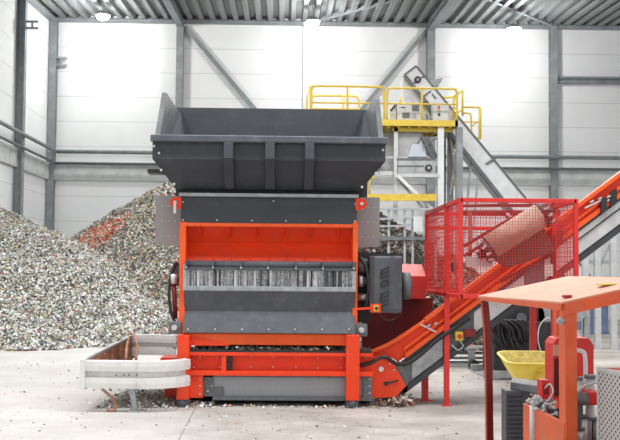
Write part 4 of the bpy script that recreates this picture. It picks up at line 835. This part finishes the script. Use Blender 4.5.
# right back stand, blue crate
ST = thing('galvanised_stand', (P(602, 300, 24).x, 24.3, 0), 'pale galvanised steel stand behind the inclined conveyor at the right edge', 'stand')
for px in (586, 598, 614):
    X = P(px, 260, 24).x; k = MB(); k.box(X-.07, X+.07, 24, 24.14, 0, P(px, 228, 24).z); k.build('post', M['galvlt'], ST)
k = MB(); k.bar(P(586, 262, 24.1), P(617, 262, 24.1), .06, .08); k.bar(P(598, 270, 24.1), P(613, 238, 24.1), .05, .05); k.bar(P(586, 288, 24.1), P(617, 288, 24.1), .06, .08); k.build('crossbar', M['galv'], ST)
x0, x1, z0, z1 = RC(590, 613, 306, 321, 24)
X0, X1, _, _ = RC(588, 612, 306, 321, 30); 
t = thing('blue_container', ((X0+X1)/2, 31, 0), 'faded blue container with a grey top standing on the floor at far right', 'container')
z1 = P(600, 306, 30).z; k = MB(); k.box(X0, X1, 30.3, 31.4, 0, z1); k.build('body', M['cobalt'], t, .03); k = MB(); k.box(X0-.05, X1+.05, 30.2, 31.5, z1, z1+.9); k.build('grey_cover', M['galvlt'], t, .03)
# ------------------------------------------------------------------ foreground power pack under orange canopy
A = Vector((P(478, 296, 7).x, 7.0, P(478, 296.5, 7).z)); B = P(562, 303, 5.7)
AB = Vector((B.x-A.x, B.y-A.y, 0)); per = Vector((-AB.y, AB.x, 0)).normalized()
D = P(568, 277, A.y+per.y*.68); 
W_ = .70; tilt = (D.z-A.z)/ (D-A).to_2d().length
D = A+per*((D-A).to_2d().length); D.z = A.z+tilt*(D-A).to_2d().length
Cc = B+(D-A)
base = (A+Cc)/2; base.z = 0
PP = thing('canopied_power_pack', base, 'orange steel power pack with a flat faded canopy in the right foreground', 'machine')
k = MB(); up = Vector((0, 0, .012)); quad = [A, B, Cc, D]
k.hexa([v-Vector((0, 0, .004)) for v in quad], [v+Vector((0, 0, .006)) for v in quad]); k.m = 1
k.build('canopy_top', M['lid'], PP)
def band(a, b, h0, h1, w=.02):
    k = MB(); d = (b-a); n_ = Vector((-d.y, d.x, 0)).normalized()*w
    k.hexa([a-Vector((0, 0, .004)), b-Vector((0, 0, .004)), b-Vector((0, 0, h1)), a-Vector((0, 0, h0))], [a+n_-Vector((0, 0, .004)), b+n_-Vector((0, 0, .004)), b+n_-Vector((0, 0, h1)), a+n_-Vector((0, 0, h0))]); return k
band(A, B, .025, .045).build('canopy_edge', M['weathered'], PP); band(B, Cc, .075, .075).build('canopy_edge', M['weathered'], PP); band(Cc, D, .05, .05).build('canopy_edge', M['weathered'], PP); band(D, A, .03, .03).build('canopy_edge', M['weathered'], PP)
Bd = (A-B).to_2d().normalized(); Pd = Vector((per.x, per.y))
def post(o, w1, w2, name, m, ztop):
    k = MB(); u = Vector((Bd.x, Bd.y, 0))*w1; v = Vector((Pd.x, Pd.y, 0))*w2
    q = [o, o+u, o+u+v, o+v]; q = [Vector((a.x, a.y, 0)) for a in q]; k.hexa(q, [Vector((a.x, a.y, ztop)) for a in q]); return k.build(name, m, PP, .004)
k = post(B+Vector((0.02, .01, 0)), .085, .075, 'front_post', M['weathered'], B.z-.03)
k = MB(); pb = P(564, 321, 5.70); k.tube(pb, pb+Vector((-.04, -.005, 0)), .014, 10); k.tube(pb+Vector((-.02, -.005, 0)), pb+Vector((-.026, -.006, 0)), .024, 12); k.build('post_fitting', M['galv'], PP)
k = MB(); a0 = P(482, 301, 6.9); 
pl = [P(482, 302, 6.9), P(484.5, 330, 6.9), P(486, 370, 6.9), P(487, 440, 6.9), P(489, 560, 6.9)]
for p_, q_ in zip(pl[:-1], pl[1:]):
    k.hexa([p_, p_+Vector((.05, .02, 0)), p_+Vector((.05, .07, 0)), p_+Vector((.03, .07, 0))], [q_, q_+Vector((.05, .02, 0)), q_+Vector((.05, .07, 0)), q_+Vector((.03, .07, 0))])
k.m = 1
for p_, q_ in zip(pl[:-1], pl[1:]): k.hexa([p_+Vector((-.012, -.01, 0)), p_+Vector((.0, -.012, 0)), p_+Vector((.0, .03, 0))], [q_+Vector((-.012, -.01, 0)), q_+Vector((.0, -.012, 0)), q_+Vector((.0, .03, 0))])
k.build('bent_post', [M['maroon'], M['weathered']], PP)
post(D-Vector((.08, .0, 0)), .07, .02, 'rear_post', M['weathered'], D.z-.03)
# marker and yellow patch on canopy
def lidpt(s, t): return A+(B-A)*s+(D-A)*t+Vector((0, 0, .008))
k = MB(); cpt = lidpt(.9, .14); k.tube(cpt, cpt+Vector((0, 0, .015)), .030, 16); tag(k.build('plastic_cap', M['marker']), 'crimson round cap lying on the canopy front corner', 'cap')
k = MB(); cpt = lidpt(.78, .62); k.hexa([cpt+Vector((-.05, -.05, 0.002)), cpt+Vector((.06, -.04, .006)), cpt+Vector((.05, .06, .01)), cpt+Vector((-.04, .05, .006))], [cpt+Vector((-.05, -.05, .010)), cpt+Vector((.06, -.04, .014)), cpt+Vector((.05, .06, .018)), cpt+Vector((-.04, .05, .014))]); tag(k.build('rag', M['yellow']), 'small yellow scrap lying on the faded canopy', 'rag')
# orange tray body
q = [P(523, 403, 6.3), P(564, 423, 5.72)]
k = MB(); pv = Vector((Pd.x, Pd.y, 0))
a_, b_ = q; e = pv*.02
lo = [Vector((a_.x, a_.y, .25)), Vector((b_.x, b_.y, .25))]
k.hexa([lo[0], lo[1], b_, a_], [lo[0]+e, lo[1]+e, b_+e, a_+e]); k.build('side_panel', M['weathered'], PP, .003)
k = MB(); zf_ = b_.z-.22; flr = [a_+pv*.02, b_+pv*.02, b_+pv*.75, a_+pv*.75]; flr = [Vector((v.x, v.y, zf_)) for v in flr]
k.hexa([v-Vector((0, 0, .04)) for v in flr], flr); k.build('deck_plate', M['maroon'], PP)
for nm, c_, r_s in (('front', b_, 1),):
    k = MB(); k.hexa([Vector((c_.x, c_.y, .25)), Vector((c_.x, c_.y, .25))+pv*.30, Vector((c_.x, c_.y, zf_+.02))+pv*.30, Vector((c_.x, c_.y, zf_+.02))], [v+Vector((Bd.x, Bd.y, 0))*.02 for v in (Vector((c_.x, c_.y, .25)), Vector((c_.x, c_.y, .25))+pv*.30, Vector((c_.x, c_.y, zf_+.02))+pv*.30, Vector((c_.x, c_.y, zf_+.02)))]); k.build('front_panel', M['weathered'], PP)
# valves and fittings clutter
k = MB()
for i in range(60):
    px = random.uniform(530, 560); py = 398+ (px-528)*.5+random.uniform(-4, 8); Y = random.uniform(6.05, 6.35); p = P(px, py, Y)
    dd = Vector((random.uniform(-1, 1), random.uniform(-1, 1), random.uniform(-.5, 1))).normalized()*random.uniform(.02, .05); k.m = random.choice((0, 0, 1)); k.tube(p, p+dd, random.uniform(.005, .013), 8)
for px in (533, 541, 549, 556): k.m = 0; p = P(px, 404+(px-530)*.5, 6.15); k.tube(Vector((p.x, p.y, zf_)), p, .022, 10)
k.build('valve_block', [M['galvlt'], M['dark']], PP)
k = MB(); k.path([P(545, 388, 6.2), P(550, 384, 6.15), P(553, 392, 6.1), P(547, 402, 6.1)], .005); k.path([P(530, 400, 6.3), P(538, 396, 6.2), P(546, 404, 6.1), P(556, 402, 6.0)], .006); k.path([P(572, 398, 6.2), P(581, 388, 6.2), P(590, 384, 6.2), P(600, 381, 6.2)], .010); k.build('hose', M['galvlt'], PP)
x0, x1, z0, z1 = RC(541, 549, 380, 397, 6.35); k = MB(); k.box(x0, x1, 6.33, 6.45, zf_, z1); k.m = 1; k.box(x0+.01, x1-.01, 6.325, 6.33, z0+.02, z1-.03); k.build('gauge_box', [M['red'], M['maroon']], PP, .004)
k = MB(); q = [(553, 344), (557, 338), (589, 338), (594, 345), (594, 400), (553, 400)]; k.pprism(q, 6.9, .22); motor = k.build('motor_housing', M['red'], PP, .006)
x0, x1, z0, z1 = RC(554, 564, 345, 356, 6.88); MB().box(x0, x1, 6.885, 6.9, z0, z1).build('notice_plate', M['lid'], motor)
x0, x1, z0, z1 = RC(554, 564, 359, 396, 6.88); k = MB()
for i in range(6): k.box(x0+(x1-x0)*(i+.15)/6, x0+(x1-x0)*(i+.6)/6, 6.88, 6.9, z0, z1)
k.build('cooling_fins', M['maroon'], motor)
k = MB(); k.path([P(574, 351, 6.4), P(579, 350.5, 6.4), P(584, 353, 6.4), P(585.5, 362, 6.4), P(585.5, 378, 6.4)], .014, 10, 5); k.tube(P(585.5, 376, 6.4), P(585.5, 384, 6.4), .02, 10); k.build('white_pipe', M['palecol'], PP)
k = MB()
for px, py, r0, h in ((579, 380, .02, .05), (590, 378, .03, .07), (579, 395, .025, .05), (583, 418, .03, .10), (592, 420, .03, .11), (580, 430, .03, .08)):
    p = P(px, py, 6.3); k.m = random.choice((0, 1)); k.tube(Vector((p.x, p.y, zf_)), p, r0, 10); k.m = 0; k.tube(p, p+Vector((0, 0, .02)), r0*1.3, 8)
k.build('oil_filter', [M['plastic'], M['galvlt']], PP)
x0, x1, z0, z1 = RC(586, 600, 391, 405, 6.2); MB().box(x0, x1, 6.18, 6.3, z0, z1).build('red_valve', M['red'], PP, .012)
k = MB(); k.tube(P(574, 399, 6.2), P(587, 399, 6.2), .04, 12); k.build('valve_body', M['plastic'], PP)
# perforated box front right
pa = P(598, 367, 5.6); dv = -Vector((Bd.x, Bd.y, 0)); pb2 = pa+dv*1.3; pv = Vector((Pd.x, Pd.y, 0))
BX_ = thing('perforated_box', (pa.x+.3, pa.y-.3, 0), 'grey perforated metal box with an orange top, cut by the right edge', 'box')
def slab(a, b, w, z0, z1): 
    q = [a, b, b+pv*w, a+pv*w]; return [Vector((v.x, v.y, z0)) for v in q], [Vector((v.x, v.y, z1)) for v in q]
k = MB(); k.hexa(*slab(pa, pb2, .6, 0, pa.z-.02)); k.build('perforated_side', M['perffront'], BX_)
k = MB(); k.hexa(*slab(pa-pv*.004, pb2-pv*.004, .012, pa.z-.02, pa.z)); k.hexa(*slab(pa-pv*.006-dv*.004, pa+dv*.01-pv*.006, .012, 0, pa.z)); k.build('edge_trim', M['galvlt'], BX_)
k = MB(); k.hexa(*slab(pa+pv*.01, pb2+pv*.01, .58, pa.z-.02, pa.z-.004)); k.build('top_lid', M['weathered'], BX_)
# louvred dark crate
x0, x1, z0, z1 = RC(506, 524, 391, 440, 6.75)
CR = thing('louvred_cooler', ((x0+x1)/2+.1, 6.95, 0), 'dark grey louvred box standing left of the orange side panel', 'box')
k = MB(); k.box(x0+.005, x1+.05, 6.775, 6.92, 0, z1); k.build('casing', M['plastic'], CR, .004)
k = MB(); zz = z1-.01
while zz > .1: k.box(x0, x1, 6.75, 6.775, zz-.022, zz-.008); zz -= .03
k.build('louvres', M['greylight'], CR)
x0b, x1b, z0b, z1b = RC(512, 543, 388, 397, 6.8); k = MB()
q = [Vector((x0b, 6.85, z1)), Vector((x1b-.06, 6.55, z1)), Vector((x1b+.02, 6.9, z1)), Vector((x0b+.08, 7.15, z1))]
k.hexa(q, [v+Vector((0, 0, .05)) for v in q]); t = k.build('battery_case', M['plastic'], None, .006); tag(t, 'flat dark grey case lying on the louvred box', 'case')
# yellow tub
YT2 = 7.9
r0 = P(508, 352, YT2); r1 = P(562, 352, YT2); bz = P(530, 390, YT2).z; bx0_, bx1_ = P(523, 391, YT2).x, P(556, 391, YT2).x
TB = thing('yellow_tub', ((bx0_+bx1_)/2, YT2+.2, bz), 'yellow tipping tub with a grimy lining standing behind the orange power pack', 'tub')
zr_ = P(530, 364, YT2).z
def ring(x0, x1, y0, y1, z, rr, n=6, nose=0.0):
    out = []
    for cxx, cyy, a0 in ((x1-rr, y1-rr, 0), (x0+rr, y1-rr, 90), (x0+rr, y0+rr, 180), (x1-rr, y0+rr, 270)):
        for i in range(n+1): t = R(a0+90*i/n); out.append(Vector((cxx+rr*math.cos(t), cyy+rr*math.sin(t), z)))
    return out
lv = [ring(bx0_, bx1_, YT2+.05, YT2+.28, bz, .04), ring(bx0_*.5+r0.x*.5, bx1_*.5+r1.x*.5, YT2+.02, YT2+.36, (bz+zr_)/2-.01, .06), ring(r0.x, r1.x, YT2-.02, YT2+.46, zr_+.004, .09)]
def shift(vs, dx=0): return vs
# rim is higher towards the back: tub is seen tipped towards us
for L__ in lv:
    for v in L__: v.z += (v.y-YT2)*0.12
inn = [[Vector((v.x+(cxm-v.x)*.04, v.y+(cym-v.y)*.06, v.z+.008)) for v in L__] for L__, cxm, cym in ((lv[0], (bx0_+bx1_)/2, YT2+.17), (lv[1], (bx0_+bx1_)/2, YT2+.19), (lv[2], (r0.x+r1.x)/2, YT2+.22))]
k = MB(); n = len(lv[0])
for a_, b2_ in zip(lv[:-1], lv[1:]): k.add(a_+b2_, [(i, (i+1) % n, n+(i+1) % n, n+i) for i in range(n)], True)
k.add(lv[0], [list(range(n))]); k.add(lv[2]+inn[2], [(i, (i+1) % n, n+(i+1) % n, n+i) for i in range(n)])
k.build('shell', M['yellowtub'], TB)
k = MB()
for a_, b2_ in zip(inn[:-1], inn[1:]): k.add(a_+b2_, [(i, (i+1) % n, n+(i+1) % n, n+i) for i in range(n)], True)
k.add(inn[0], [list(range(n))]); k.build('lining', M['tubdirt'], TB)
k = MB(); k.path([v for v in lv[2]]+[lv[2][0]], .010, 6, 1); k.build('rim', M['yellowtub'], TB)
k = MB(); k.bar(P(541, 371, YT2-.0), P(531, 388, YT2-.0), .02, .022); k.tube(P(537, 372, YT2-.02), P(545, 369, YT2-.02), .014, 8); k.build('tipping_lever', M['yellow'], TB)
# stand that carries the tub
k = MB(); t = thing('tub_stand', ((bx0_+bx1_)/2, YT2+.17, 0), 'dark steel stand carrying the yellow tub', 'stand')
k.box(bx0_-.02, bx1_+.02, YT2+.03, YT2+.30, bz-.04, bz-.003); k.build('top_frame', M['plastic'], t)
for xx in (bx0_+.02, bx1_-.02):
    for yy in (YT2+.05, YT2+.27): k = MB(); k.box(xx-.015, xx+.015, yy-.015, yy+.015, 0, bz-.04); k.build('leg', M['plastic'], t)
for o in bpy.data.objects:
    if '_w' in o: del o['_w']
